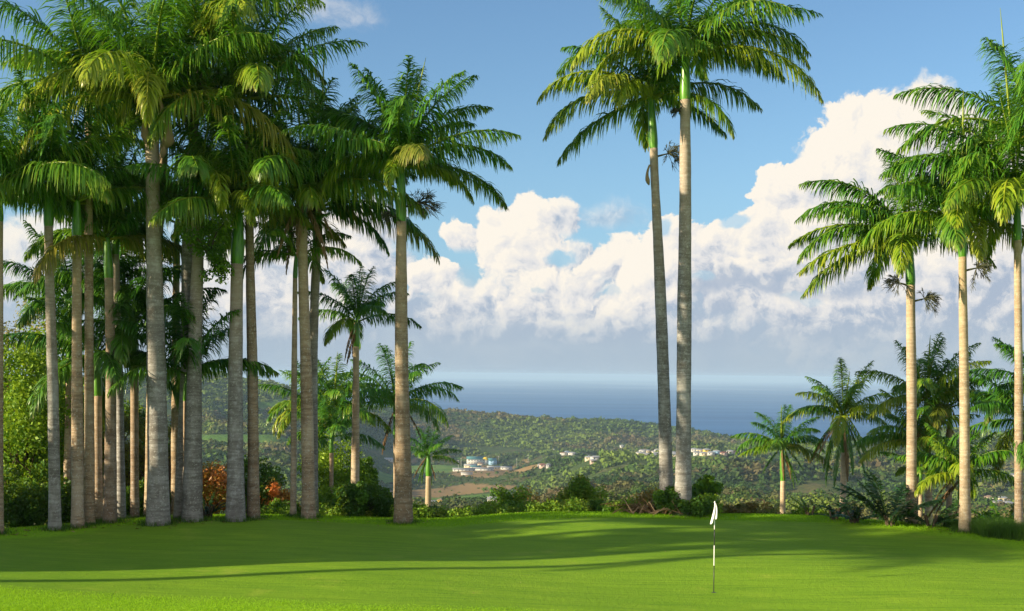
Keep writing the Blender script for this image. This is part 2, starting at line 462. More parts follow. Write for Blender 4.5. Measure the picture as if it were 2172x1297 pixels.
def sea_mat():
    m, nt, g = newmat('sea')
    p = g.n('ShaderNodeNewGeometry').outputs['Position']
    x, y, z = g.sep(p)
    ps = g.xyz(g.m('MULTIPLY', x, 0.30), y, 0.0)
    w = g.noise(ps, 0.035, 6.0, 0.65)
    w2 = g.noise(g.xyz(g.m('MULTIPLY', x, 0.12), y, 0.0), 0.0022, 5.0, 0.6)
    c = g.mix(g.sstep(0.35, 0.65, w2), (0.016, 0.085, 0.240), (0.035, 0.135, 0.320))
    # shallow turquoise by the beach
    c = g.mix(g.sstep(3560.0, 3160.0, y), c, (0.03, 0.13, 0.21))
    nrm = bump(g, g.m('ADD', w, g.m('MULTIPLY', g.noise(ps, 0.12, 4.0, 0.6), 0.35)), 0.8, 5.0)
    d = g.n('ShaderNodeBsdfDiffuse'); nt.links.new(c, d.inputs['Color'])
    gl = g.n('ShaderNodeBsdfGlossy'); gl.inputs['Roughness'].default_value = 0.30
    nt.links.new(nrm, gl.inputs['Normal']); nt.links.new(nrm, d.inputs['Normal'])
    far = g.sstep(4000.0, 26000.0, y)
    band = g.sstep(0.40, 0.62, g.noise(g.xyz(g.m('MULTIPLY', x, 0.0001), g.m('LOGARITHM', y, 2.718), 0.0), 3.2, 2.0, 0.5))
    mx = g.n('ShaderNodeMixShader')
    nt.links.new(g.m('ADD', 0.10, g.m('MULTIPLY', far, g.m('ADD', 0.10, g.m('MULTIPLY', band, 0.32)))), mx.inputs[0])
    nt.links.new(d.outputs[0], mx.inputs[1]); nt.links.new(gl.outputs[0], mx.inputs[2])
    finish(nt, mx.outputs[0]); return m
M_SEA = sea_mat()

# ================================================================ terrain heights (z = 0 is the camera)
rng = np.random.default_rng(7)
CREST_PX = [-900, 0, 150, 300, 480, 650, 780, 870, 950, 1100, 1300, 1500, 1600, 1750, 1900, 2000, 2172, 2600]
CREST_Y = [36, 39.2, 41.0, 42.6, 43.7, 44.0, 43.3, 42.7, 42.4, 43.4, 44.4, 45.2, 45.2, 44.8, 43.3, 41.8, 39.4, 36]
def crest(X, Y):
    return np.interp(CX + FPX * X / np.maximum(Y, 8.0), CREST_PX, CREST_Y)
def lawn_z(X, Y):
    X = np.asarray(X, float); Y = np.asarray(Y, float)
    z = -5.0 + 0.10 * np.sin(X * 0.22 + 1.3) * np.sin(Y * 0.17) + 0.05 * np.sin(X * 0.5 + Y * 0.3)
    z = z - 0.16 * np.exp(-((Y - 37.5 - 0.02 * X) / 3.0) ** 2) * (X > -99)
    z = z + 0.04 * np.sin(X * 0.11 - 0.5)
    t = np.maximum(0.0, Y - crest(X, Y) - 0.2)
    z = z - np.where(t < 7, 0.035 * t * t, 1.715 + 0.49 * (t - 7))
    return z

ROWS = [45, 70, 100, 200, 400, 600, 900, 1200, 1500, 1900, 2300, 2700, 3000, 3300, 4400]
COLS = {
 -700: [700, 640, 600, 500, 420, 350, 290, 240, 170, 90, 20, 30, 60, 110, 160],
 100: [700, 640, 600, 480, 400, 340, 280, 230, 165, 85, 18, 40, 70, 115, 160],
 430: [700, 640, 600, 470, 390, 340, 280, 225, 160, 84, 19, 45, 80, 120, 160],
 560: [700, 640, 600, 460, 385, 340, 290, 235, 175, 100, 34, 60, 90, 125, 160],
 700: [700, 640, 600, 450, 380, 345, 300, 260, 215, 150, 88, 78, 110, 135, 160],
 850: [700, 640, 590, 445, 375, 345, 308, 286, 248, 210, 168, 84, 115, 140, 160],
 950: [700, 640, 580, 440, 370, 342, 308, 286, 248, 208, 168, 88, 118, 140, 160],
 1100: [700, 640, 560, 440, 362, 330, 300, 272, 236, 203, 168, 97, 120, 140, 160],
 1300: [690, 630, 540, 410, 325, 288, 258, 232, 208, 186, 164, 103, 125, 142, 160],
 1450: [690, 630, 530, 400, 325, 290, 262, 236, 208, 184, 161, 124, 133, 143, 160],
 1560: [690, 630, 530, 395, 320, 288, 262, 236, 208, 182, 160, 142, 143, 145, 160],
 1700: [690, 630, 530, 400, 325, 290, 266, 240, 210, 185, 168, 156, 150, 146, 160],
 1860: [690, 630, 530, 400, 325, 292, 266, 240, 212, 186, 165, 155, 150, 146, 160],
 1960: [690, 630, 530, 400, 325, 295, 268, 242, 214, 184, 155, 142, 146, 146, 160],
 2172: [690, 630, 530, 400, 330, 300, 270, 240, 212, 178, 142, 128, 140, 148, 160],
 2900: [690, 630, 530, 400, 330, 300, 270, 240, 200, 160, 120, 110, 130, 148, 160],
}
_ck = np.array(sorted(COLS)); _tab = np.array([COLS[k] for k in _ck], float)
_lr = np.log(np.array(ROWS, float))
# four-octave value noise on a lattice, cheap and smooth
_lat = rng.random((5, 64, 64)) - 0.5
def vnoise(X, Y, scale, k):
    x = np.asarray(X) / scale; y = np.asarray(Y) / scale
    xi = np.floor(x).astype(int); yi = np.floor(y).astype(int); fx = x - xi; fy = y - yi
    fx = fx * fx * (3 - 2 * fx); fy = fy * fy * (3 - 2 * fy); L = _lat[k]
    a = L[xi % 64, yi % 64]; b = L[(xi + 1) % 64, yi % 64]; c = L[xi % 64, (yi + 1) % 64]; d = L[(xi + 1) % 64, (yi + 1) % 64]
    return (a * (1 - fx) + b * fx) * (1 - fy) + (c * (1 - fx) + d * fx) * fy
def flatness(px, Y):
    return np.exp(-(((px - 940) / 190) ** 4)) * np.clip((2200 - Y) / 150, 0, 1) * np.clip((Y - 1050) / 120, 0, 1)
def land_z(X, Y):
    X = np.asarray(X, float); Y = np.asarray(Y, float); Yc = np.clip(Y, 45, 4400)
    px = np.clip(CX + FPX * X / Yc, _ck[0], _ck[-1] - 1e-3)
    i = np.clip(np.searchsorted(_ck, px, side='right') - 1, 0, len(_ck) - 2)
    t = (px - _ck[i]) / (_ck[i + 1] - _ck[i]); t = t * t * (3 - 2 * t)
    ly = np.log(Yc); j = np.clip(np.searchsorted(_lr, ly, side='right') - 1, 0, len(_lr) - 2)
    s = (ly - _lr[j]) / (_lr[j + 1] - _lr[j]); s = s * s * (3 - 2 * s) * 0.6 + s * 0.4
    dy = (_tab[i, j] * (1 - t) + _tab[i + 1, j] * t) * (1 - s) + (_tab[i, j + 1] * (1 - t) + _tab[i + 1, j + 1] * t) * s
    z = -dy * Yc / FPX
    k = np.clip((Yc - 150) / 500, 0, 1) * np.clip(Yc / 1900, 0.2, 1) * np.clip((3150 - Yc) / 350, 0.0, 1) * (1 - 0.62 * np.clip((Yc - 2150) / 350, 0, 1))
    flat = flatness(px, Yc)
    n = vnoise(X, Y, 330, 0) * 62 + vnoise(X, Y, 135, 1) * 34 + vnoise(X, Y, 56, 2) * 12 + (0.22 - np.abs(vnoise(X + 0.4 * Y, Y, 210, 4))) * 62
    return np.maximum(z + n * k * (1 - 0.95 * flat), -185.0)
def hit(px, py, lo=60.0, hi=3800.0):
    """first point of the land seen at a photo pixel"""
    Y = np.geomspace(lo, hi, 2600); d = unproj(px, py, 1.0)
    g_ = np.nonzero(land_z(d[0] * Y, Y) >= d[2] * Y)[0]
    if len(g_) == 0: return None
    y = Y[g_[0]]; return np.array([d[0] * y, y, float(land_z(d[0] * y, y))])

# fields lie on the land as closed outlines (X, Y); corners found once where they stand
def outline(pts):
    o = [hit(*p) for p in pts]
    return np.array([p[:2] for p in o if p is not None])
def inside(poly, X, Y):
    r_ = np.zeros(np.shape(X), bool); j = len(poly) - 1
    for i in range(len(poly)):
        xi, yi = poly[i]; xj, yj = poly[j]
        if yi != yj:
            r_ ^= ((yi > Y) != (yj > Y)) & (X < (xj - xi) * (Y - yi) / (yj - yi) + xi)
        j = i
    return r_
GREEN_F = [outline(p) for p in (
    [(1042, 985), (1165, 985), (1150, 997), (1040, 996)], [(870, 985), (985, 992), (960, 1004), (870, 1003)],
    [(790, 992), (880, 990), (872, 1018), (780, 1018)], [(800, 1046), (1055, 1046), (1050, 1062), (800, 1060)],
    [(505, 851), (596, 850), (592, 866), (510, 866)], [(430, 925), (610, 930), (600, 948), (430, 944)], [(960, 972), (1010, 972), (1005, 980), (962, 980)])]
BROWN_F = [outline(p) for p in (
    [(770, 1024), (1000, 1024), (1090, 1032), (1040, 1043), (770, 1044)], [(1115, 990), (1140, 990), (1130, 1003), (1108, 1004)],
    [(1080, 976), (1200, 974), (1190, 979), (1080, 981)], [(965, 994), (1085, 990), (1125, 995), (1100, 1006), (965, 1008)], [(830, 975), (880, 975), (876, 983), (828, 983)])]
def field_mask(X, Y, grow=0.0):
    jx = vnoise(X, Y, 40, 3) * 22; jy = vnoise(X, Y, 40, 4) * 30
    gm = np.zeros(np.shape(X), bool); bm = gm.copy()
    for p in GREEN_F:
        if len(p) > 2: gm |= inside(p, X + jx, Y + jy)
    for p in BROWN_F:
        if len(p) > 2: bm |= inside(p, X + jx, Y + jy)
    return gm, bm

# ---------------------------------------------------------------- land, one sheet from the foot of the green to the sea bed
def grid_faces(nu, nv):
    i = np.arange(nv - 1)[:, None]; j = np.arange(nu - 1)[None, :]
    return np.stack([i * nu + j, i * nu + j + 1, (i + 1) * nu + j + 1, (i + 1) * nu + j], -1).reshape(-1, 4)
u = np.linspace(-0.95, 0.95, 520); yy = np.geomspace(46, 4400, 420)
U, YY = np.meshgrid(u, yy); XX = U * YY
ZZ = land_z(XX, YY)
gm, bm = field_mask(XX, YY)
sand = ((ZZ < -167.6) & (YY > 2900)).astype(float)
mb = MB(); mb.add(np.stack([XX, YY, ZZ], -1).reshape(-1, 3), grid_faces(len(u), len(yy)), np.stack([gm, bm, sand], -1).reshape(-1, 3).astype(float))
tag(mb.build('land', M_LAND, smooth=True), kind='structure')

SEA_Z = -170.0
mb = MB(); r_ = 60000.0
sx = np.array([-r_, -9000, -3000, 0, 3000, 9000, r_]); sy = np.array([2800, 3600, 5000, 9000, 20000, 46000.0])
SX, SY = np.meshgrid(sx, sy)
mb.add(np.stack([SX, SY, np.full(SX.shape, SEA_Z)], -1).reshape(-1, 3), grid_faces(len(sx), len(sy)))
tag(mb.build('sea', M_SEA), kind='structure')

# ---------------------------------------------------------------- the golf green and its fringe
lx = np.concatenate([np.arange(-300, -80, 10.0), np.arange(-80, 60.01, 0.45), np.arange(64, 300, 10.0)]); ly_ = np.concatenate([np.arange(-200, -12, 12.0), np.arange(-12, 22, 2.0), np.arange(22, 84, 0.4)])
LX, LY = np.meshgrid(lx, ly_)
LZ = lawn_z(LX, LY)
pxm = CX + FPX * LX / np.maximum(LY, 8)
edge = 29.0 - 0.0012 * (pxm - 0) + vnoise(LX, LY, 3, 2) * 1.0
fr = np.clip((edge - LY) / 1.6 , 0, 1) * 0.8                              # near edge of the green
fr = np.maximum(fr, np.clip((LY - crest(LX, LY) + 0.9 + vnoise(LX, LY, 2, 1)) / 0.5, 0, 1) * 0.9)
mb = MB(); mb.add(np.stack([LX, LY, LZ], -1).reshape(-1, 3), grid_faces(len(lx), len(ly_)), np.stack([LX * 0, fr, LX * 0], -1).reshape(-1, 3))
tag(mb.build('ground', M_LAWN, smooth=True), kind='structure')

# ================================================================ palms
def frond(mb, rg, base, az, e0, L, droop, n=105, width=0.045, leaf=0.80, hang=1.0, tint=0.5, dry=0.0, curl=0.0, drytip=0.25, plume=1.0):
    """one feather frond: an arching midrib and two rows of narrow hanging leaflets"""
    K = 22
    s = np.linspace(0, 1, K)
    pitch = e0 - droop * (s ** 1.35)
    yaw = az + curl * s ** 1.5
    dirs = np.stack([np.cos(pitch) * np.cos(yaw), np.cos(pitch) * np.sin(yaw), np.sin(pitch)], -1)
    pts = np.vstack([[0, 0, 0], np.cumsum(dirs[:-1] * (L / (K - 1)), axis=0)]) + base
    rad = 0.045 * (1 - s) ** 0.8 + 0.006
    mb.tube(pts, rad * L / 4.0, 4, c=(min(1, tint + 0.25), dry * 0.7 + 0.08, 0), cap=False)
    t = np.linspace(0.10, 0.995, n)
    for side in (-1, 1):
        tt = np.clip(t + rg.uniform(-0.007, 0.007, n), 0.08, 1)
        P = np.stack([np.interp(tt, s, pts[:, k]) for k in range(3)], -1)
        T = np.stack([np.interp(tt, s, dirs[:, k]) for k in range(3)], -1); T /= np.linalg.norm(T, axis=1)[:, None]
        S = np.cross(T, [0, 0, 1.0]); S /= np.linalg.norm(S, axis=1)[:, None] + 1e-6
        N = np.cross(S, T)
        up = rg.uniform(-0.75, 0.95, n) * plume
        fw = 0.55 + 0.9 * tt ** 2 + rg.uniform(-0.12, 0.12, n)
        D = side * S + N * up[:, None] + T * fw[:, None]; D /= np.linalg.norm(D, axis=1)[:, None]
        ll = leaf * (0.45 + 1.1 * np.sin(np.pi * np.clip(tt * 0.80 + 0.16, 0, 1)) ** 0.8) * rg.uniform(0.8, 1.1, n) / 1.35
        ll = ll * np.clip(1.0 - (tt - 0.8) * 2.3, 0.45, 1) * L / 4.0
        ll = np.where(rg.random(n) < 0.07, ll * 0.15, ll)                       # torn or lost leaflets
        w = width * rg.uniform(0.8, 1.2, n) * (0.7 + 0.3 * L / 4.0)
        p = P.copy(); d = D.copy(); rings = []
        hg = hang * rg.uniform(0.55, 1.25, n)
        for k, (st, wk) in enumerate(((0.0, 0.75), (0.30, 1.0), (0.35, 0.8), (0.35, 0.12))):
            p = p + d * (ll * st)[:, None]
            W = np.cross(d, [0, 0, 1.0] + N * 0.35); W /= np.linalg.norm(W, axis=1)[:, None] + 1e-6
            # leaflet plane is turned between edge-on and flat
            W = W * 0.8 + np.cross(d, W) * rg.uniform(-0.6, 0.6, n)[:, None]
            hw = (w * wk * 0.5)[:, None] * W
            rings.append((p - hw, p + hw))
            d = d + np.array([0, 0, -1.0]) * (hg * (0.42 + 0.30 * k))[:, None]
            d /= np.linalg.norm(d, axis=1)[:, None]
        v = np.stack([a for r2 in rings for a in r2], 1)            # n, 8, 3
        o = (np.arange(n) * 8)[:, None]
        f = np.concatenate([o + np.array([[2 * k, 2 * k + 1, 2 * k + 3, 2 * k + 2]]) for k in range(3)], 0)
        c = np.zeros((n, 8, 3))
        c[:, :, 0] = np.clip(tint + rg.normal(0, 0.10, n)[:, None] + np.linspace(-0.05, 0.12, 8)[None], 0, 1)
        dd = dry + drytip * np.clip(rg.normal(0.0, 0.5, n), 0, 1)[:, None] * np.array([0, 0, 0, 0, .3, .3, 1, 1])[None]
        dd = dd + (drytip * np.clip((tt - 0.82) * 4, 0, 1))[:, None] * np.array([0, 0, .2, .2, .6, .6, 1, 1])[None]
        c[:, :, 1] = np.clip(dd, 0, 1)
        mb.add(v.reshape(-1, 3), f, c.reshape(-1, 3))
    return pts[-1]

def crown_mesh(rg, top, R_, nf=15, n=112, spread=1.0, extra=(), tint=0.45, low=0.06, high=1.48, arch=0.95, width=0.060, skip=None, wind=0.25, dense=1.0, hang=1.0, old=0.27, avoid=None):
    mb = MB(); a0 = rg.uniform(0, 6.28); arch = arch * rg.uniform(0.86, 1.10); lf = rg.uniform(0.74, 0.92)
    for i in range(nf):
        k = (i + 0.5) / nf                                  # 0 = oldest and lowest, 1 = newest
        e0 = low + (high - low) * k ** 0.85 + rg.uniform(-0.08, 0.08)
        az_ = a0 + i * 2.39996 + rg.uniform(-0.15, 0.15)
        if avoid and k < 0.75 and avoid[0] <= math.degrees(az_) % 360 <= avoid[1]: az_ += rg.uniform(1.9, 3.4)
        L = R_ * (1.05 - 0.25 * k ** 2) * rg.uniform(0.92, 1.08)
        dr = (0.80 + 0.75 * (1 - k)) * arch * rg.uniform(0.85, 1.15)
        if k > 0.8: dr *= 0.7
        age = max(0, 1 - k * 2.2)
        frond(mb, rg, top + np.array([math.cos(az_) * 0.08, math.sin(az_) * 0.08, -0.1 + 0.35 * k]), az_, e0, L, dr, n=n, width=width,
              hang=hang * (1.15 - 0.45 * k), leaf=lf, tint=tint + rg.uniform(-0.12, 0.12) + old * age * rg.uniform(0.2, 1.3), dry=0.06 * age + (rg.uniform(0.2, 0.5) if k < 0.18 and rg.random() < 0.16 else 0), curl=rg.uniform(-0.35, 0.35) + wind * math.cos(az_ + 1.2), drytip=0.15 + 0.5 * age)
    for (azd, ed, L, dr, ti, dry) in extra:
        frond(mb, rg, top, R(azd), R(ed), L, dr, n=n, width=width, tint=min(ti, 0.85), dry=dry, drytip=0.4, curl=rg.uniform(-0.2, 0.2))
    return mb

def skirt(mb, rg, top, length, n, spread=0.3, tint=0.4, dry=0.0, r=0.22):
    """old leaves hanging flat against the trunk"""
    for i in range(n):
        a = rg.uniform(0, 6.28)
        b = top + np.array([math.cos(a) * r, math.sin(a) * r, rg.uniform(-0.3, 0.25)])
        frond(mb, rg, b, a, rg.uniform(-1.2, -0.7), length * rg.uniform(0.7, 1.1), rg.uniform(0.3, 0.6), n=60, leaf=0.42, width=0.04, hang=1.6,
              tint=tint + rg.uniform(-0.2, 0.2), dry=dry, drytip=0.5, plume=0.6)

def stalk(mb, rg, base, az, size):
    """a branched flower stalk, like a small dark brush"""
    d = np.array([math.cos(az), math.sin(az), 0.25])
    e = base + d * size * 0.45
    mb.tube([base, base + d * size * 0.25 + [0, 0, 0.0], e], [0.04, 0.035, 0.02], 5, c=(0.5, 0, 0))
    for i in range(34):
        v = d * rg.uniform(0.3, 1) + rg.normal(0, 0.42, 3); v /= np.linalg.norm(v); l = size * rg.uniform(0.35, 0.7)
        m = e + v * l * 0.5; z = m + v * l * 0.4 + [0, 0, -0.22 * l]
        mb.tube([e, m, z], [0.014, 0.012, 0.007], 3, c=(rg.uniform(0.2, 0.9), 0, 0), cap=False)
        for j in range(7):
            t = rg.uniform(0.2, 1); q_ = m * (1 - t) + z * t; w_ = v + rg.normal(0, 0.5, 3) + [0, 0, -0.3]
            mb.tube([q_, q_ + w_ * 0.09 * size, q_ + w_ * 0.16 * size + [0, 0, -0.05 * size]], [0.011, 0.009, 0.005], 3, c=(rg.uniform(0.1, 0.8), 0, 0), cap=False)

BASES = []
def palm(label, Y, pts, shaft, R_, seed, mat=None, name='royal_palm', cat='palm tree', nf=15, n=112, spear=None, dead=None, stalks=(), slope=0.0, lmat=None, group='royal palms round the green', hangs=(), flare=1.0, **kw):
    """pts: (px, py, width px) up the trunk; shaft: (px, py) of the top of the green crownshaft"""
    rg = np.random.default_rng(seed)
    P = [unproj(x, y, Y) for x, y, w in pts]; Wd = [w / FPX * Y * 0.5 for x, y, w in pts]
    base = P[0].copy()
    gz = max(float(lawn_z(base[0], base[1])), float(land_z(base[0], base[1])))
    if base[2] > gz - 0.05:                                    # carry the foot down into the ground
        P.insert(0, np.array([base[0], base[1], gz - 0.25])); Wd.insert(0, Wd[0] * 1.02); base = P[0].copy(); base[2] = gz
    else:
        base[2] = max(P[0][2], gz)
    zs = np.array([p[2] for p in P]); P = np.array(P); Wd = np.array(Wd)
    ht = zs[-1] - zs[0]
    k = max(12, int(ht / 0.22)); zz = np.linspace(zs[0], zs[-1], k)
    tt = (zz - zs[0]) / ht
    X = np.interp(zz, zs, P[:, 0]); W = np.interp(zz, zs, Wd)
    ker = np.ones(9) / 9; pad = lambda a: np.convolve(np.pad(a, 4, mode='edge'), ker, 'valid')
    X = pad(pad(X)); W = pad(W)
    W = W * (1 + 0.24 * flare * np.exp(-(zz - zs[0]) / 0.6)) * (1 + 0.030 * np.sin(zz * 0.9 + seed) + 0.012 * np.sin(zz * 2.7 + seed) + 0.012 * rg.normal(0, 1, k))
    Yt = Y + slope * (zz - zs[0])
    root = thing(name, label, cat, base, group)
    if 38 < Y < 48.5 and group != 'palms beyond the left photo edge': BASES.append((base[0], base[1], W[0]))
    tr = MB(); tr.tube(np.stack([X, Yt, zz], -1), W, 18, c=np.stack([tt, np.full(k, rg.random()), tt * 0], -1))
    tr.build('trunk', mat or M_TRUNK, root, smooth=True)
    top = np.array([X[-1], Yt[-1], zz[-1]]); st = unproj(shaft[0], shaft[1], Yt[-1]); w = W[-1]
    t = np.linspace(0, 1, 14)[:, None]
    path = top * (1 - t) + st * t; prof = w * np.interp(t[:, 0], [0, .1, .3, .7, 1], [0.98, 1.12, 1.08, 0.86, 0.62])
    path[0, 2] -= 0.04
    sm = MB(); sm.tube(path, prof, 14); sm.build('crownshaft', M_SHAFT, root, smooth=True)
    cm = crown_mesh(rg, st, R_, nf=nf, n=n, **kw); cm.build('crown', lmat or M_PALM, root)
    if spear:
        ln, lean = spear
        s_ = MB(); tip = st + np.array([lean * ln, 0, ln]); s_.tube([st - [0, 0, 0.3], st * 0.5 + tip * 0.5, st * 0.15 + tip * 0.85, tip], [0.055, 0.04, 0.025, 0.006], 6, c=(0.9, 0.05, 0))
        s_.build('spear_leaf', M_PALM, root, smooth=True)
    for (px, py, azd, sz) in stalks:
        b = unproj(px, py, Yt[-1]); i = np.argmin(abs(zz - b[2])); b[0] = X[i] + math.cos(R(azd)) * W[i] * 0.6; b[1] = Yt[i] + math.sin(R(azd)) * W[i] * 0.6
        q_ = MB(); stalk(q_, rg, b, R(azd), sz); q_.build('flower_stalk', M_STALK, root)
    if dead:
        ln, cnt, drync = dead
        q_ = MB(); skirt(q_, rg, st - [0, 0, 0.15], ln, cnt, tint=0.35, dry=0.0, r=w * 0.9); 
        q_.build('dead_frond', M_DRY if drync > 0.5 else M_PALM, root)
        if 0 < drync <= 0.5:
            q_ = MB(); skirt(q_, rg, st - [0, 0, 0.3], ln * 0.9, max(2, cnt // 2), tint=0.45, r=w); q_.build('dead_frond', M_DRY, root)
    for (px, py, ln, wd) in hangs:                            # papery sheaths that peel off the trunk
        b = unproj(px, py, Yt[-1] - w * 1.15); q_ = MB()
        z_ = np.linspace(0, -ln, 9); sw = np.interp(z_, [-ln, -ln * .8, -ln * .45, 0], [0.25, 1.0, 0.55, 0.35]) * wd
        off = 0.12 * np.sin(np.linspace(0, 3, 9)) * ln
        q_.tube(np.stack([b[0] + off * np.sign(px - pts[-1][0] + .1), np.full(9, b[1]), b[2] + z_], -1), sw, 8, c=(0.95, 0, 0))
        q_.build('dead_sheath', M_DRY, root, smooth=True)
    return root

# ================================================================ broad-leaved trees and shrubs
def leaf_cloud(mb, rg, centres, radii, n, size, tint=0.5, dry=0.0, dryvar=0.0, flat=0.85):
    w = np.array(radii) ** 2; w /= w.sum(); idx = rg.choice(len(centres), n, p=w)
    c = np.array(centres)[idx]; r = np.array(radii)[idx]
    d = rg.normal(0, 1, (n, 3)); d /= np.linalg.norm(d, axis=1)[:, None]
    rr = rg.random(n) ** 0.45
    p = c + d * (r * rr)[:, None] * np.array([1, 1, flat])
    nn = d * 0.5 + rg.normal(0, 0.6, (n, 3)) + [0, 0, 0.35]; nn /= np.linalg.norm(nn, axis=1)[:, None]
    a = np.cross(nn, rg.normal(0, 1, (n, 3))); a /= np.linalg.norm(a, axis=1)[:, None]; b = np.cross(nn, a)
    s = size * rg.uniform(0.6, 1.25, n)[:, None]
    v = np.stack([p - a * s * 0.5, p + b * s * 0.28 + nn * s * 0.05, p + a * s * 0.5, p - b * s * 0.28 + nn * s * 0.05], 1)
    ct = rg.normal(0, 0.13, len(centres))[idx]; cd = np.clip(rg.normal(dry, dryvar, len(centres)), 0, 1)[idx]
    col_ = np.zeros((n, 4, 3)); col_[:, :, 0] = np.clip(tint + ct + rg.normal(0, 0.12, n), 0, 1)[:, None]; col_[:, :, 1] = np.clip(cd + rg.normal(0, 0.1, n) * (dry + dryvar > 0), 0, 1)[:, None]
    mb.add(v.reshape(-1, 3), np.arange(n * 4).reshape(n, 4), col_.reshape(-1, 3))

def tree(name, label, cat, base, h, cr, seed, leaves=9000, size=0.16, mat=None, clumps=34, clear=0.25, tr=0.16, tint=0.5, dry=0.0, dryvar=0.0, group=None, lean=0.0, shell=0.5, clump_r=0.26, foliage='crown', stem='trunk', zsq=1.0):
    rg = np.random.default_rng(seed); base = np.asarray(base, float)
    root = thing(name, label, cat, base, group)
    cz0 = h * clear; c0 = base + np.array([lean * h, 0, (h + cz0) / 2]); hz_ = (h - cz0) / 2
    C_, Rr = [], []
    for i in range(clumps):
        d = rg.normal(0, 1, 3); d /= np.linalg.norm(d); k = rg.random() ** shell
        C_.append(c0 + d * np.array([cr, cr, hz_]) * k * 0.82); Rr.append(max(0.25, clump_r * min(cr, hz_ * 1.3) * rg.uniform(0.6, 1.35)))
    C_ = np.array(C_)
    wd = MB(); n = 9; z = np.linspace(0, 1, n)[:, None]; tip = c0 * 0.75 + (base + [lean * h, 0, h]) * 0.25
    path = base * (1 - z) + tip * z + np.stack([np.sin(z[:, 0] * 5 + seed) * 0.05 * h * 0.3, np.cos(z[:, 0] * 4 + seed) * 0.012 * h, z[:, 0] * 0], -1)
    path[0, 2] -= 0.3
    wd.tube(path, tr * (1 - 0.85 * z[:, 0]), 9)
    for i in range(0, clumps, 2 if clumps > 20 else 1):
        e = C_[i]; k = np.clip((e[2] - base[2]) / h * rg.uniform(0.35, 0.7), 0.08, 0.9); s0 = np.array([np.interp(k, z[:, 0], path[:, a]) for a in range(3)])
        m_ = (s0 + e) / 2 + rg.normal(0, 0.05 * h, 3) * [1, 1, .4]; q1 = s0 * .75 + m_ * .25 + rg.normal(0, .02 * h, 3); q2 = m_ * .4 + e * .6 + rg.normal(0, .03 * h, 3)
        r0 = tr * (1 - 0.85 * k) * 0.5
        wd.tube([s0, q1, m_, q2, e], [r0, r0 * .8, r0 * .6, r0 * .35, r0 * .12], 5, cap=False)
    wd.build(stem, M_BARK, root, smooth=True)
    lf = MB(); leaf_cloud(lf, rg, C_, Rr, leaves, size, tint, dry, dryvar, zsq)
    lf.build(foliage, mat or M_LEAF, root)
    return root

def shrub(label, px, py_top, Y, w_px, seed, mat=None, leaves=5000, size=0.13, group='shrubs behind the green', name='shrub', cat='shrub', py_base=None, **kw):
    t = unproj(px, py_top, Y); b = t.copy()
    b[2] = max(float(lawn_z(t[0], t[1])), float(land_z(t[0], t[1])))
    h = (t[2] - b[2]) * 1.12; w_px = w_px * 1.25; leaves = int(leaves * 1.3)
    kw.setdefault('clear', 0.02); kw.setdefault('clumps', 26); kw.setdefault('clump_r', 0.32); kw.setdefault('tr', 0.05)
    return tree(name, label, cat, b, h, w_px / FPX * Y / 2, seed, leaves=leaves, size=size, mat=mat, group=group, foliage='foliage', stem='stem', **kw)

# ================================================================ the palms in view
T, TP, TG = M_TRUNK, M_TRUNKP, M_TRUNKG
palm('royal palm trunk cut by the left photo edge', 39.8, [(-3, 1130, 20), (-2, 700, 17), (-1, 470, 15)], (-2, 400), 4.4, 1, T)
palm('slim grey blotched palm, first full trunk from the left', 40.9, [(117, 1125, 26), (112, 800, 22), (105, 600, 20), (102, 480, 18)], (101, 400), 3.9, 2, TG, tint=0.3, nf=13)
palm('lit palm, left one of two touching trunks with low fronds before them', 41.5, [(165, 1120, 27), (163, 700, 21), (163, 500, 19)], (163, 425), 3.9, 3, T, avoid=(270, 360))
palm('tall palm, right one of two touching trunks, crown high at upper left', 42.1, [(190, 1117, 22), (189, 700, 19), (188, 400, 16), (187, 260, 14)], (186, 180), 4.7, 4, T, nf=15, avoid=(265, 350))
palm('stout mid-height palm just right of the two touching lit trunks', 42.7, [(233, 1112, 27), (236, 780, 22), (230, 590, 17)], (227, 505), 3.5, 5, T, nf=12, avoid=(260, 360))
palm('thin bluish grey palm pressed behind the stout mid-height one', 44.0, [(257, 1108, 19), (253, 780, 16), (244, 540, 15)], (243, 455), 3.6, 6, TG, nf=12, avoid=(260, 360))
palm('thickest grey trunked palm with papery dead sheaths peeling under its crown', 42.0,
     [(336, 1103, 47), (334, 900, 43), (330, 700, 37), (326, 500, 32), (322, 300, 27)], (325, 205), 5.2, 7, TG, nf=16, tint=0.55, old=0.4,
     extra=[(-80, 30, 4.2, 2.5, 1.0, 0.18), (175, 35, 5.4, 1.9, 0.8, 0.05), (-150, 30, 5.2, 2.0, 0.85, 0.05), (20, 25, 4.8, 1.9, 0.7, 0)],
     flare=0.6, hangs=((316, 232, 1.15, 0.16), (352, 255, 0.9, 0.22), (338, 210, 0.9, 0.14), (343, 290, 0.7, 0.10)))
palm('lit palm trunk showing behind the thickest grey one', 45.5, [(317, 1100, 23), (322, 800, 21), (338, 450, 19), (350, 300, 17)], (351, 215), 4.6, 8, TP, avoid=(200, 300))
palm('thin dark green palm between the thickest trunk and the forked looking pair', 47.0, [(372, 1098, 19), (373, 700, 17), (374, 560, 14)], (374, 470), 3.4, 9, M_TRUNK, tint=0.3, nf=12, avoid=(200, 300))
palm('tall leaning white blotched palm, left one of the crossing pair', 43.6,
     [(388, 1100, 38), (397, 800, 28), (397, 500, 22), (408, 300, 19), (427, 140, 17)], (430, 82), 4.8, 10, TG, nf=15, tint=0.5, avoid=(180, 250))
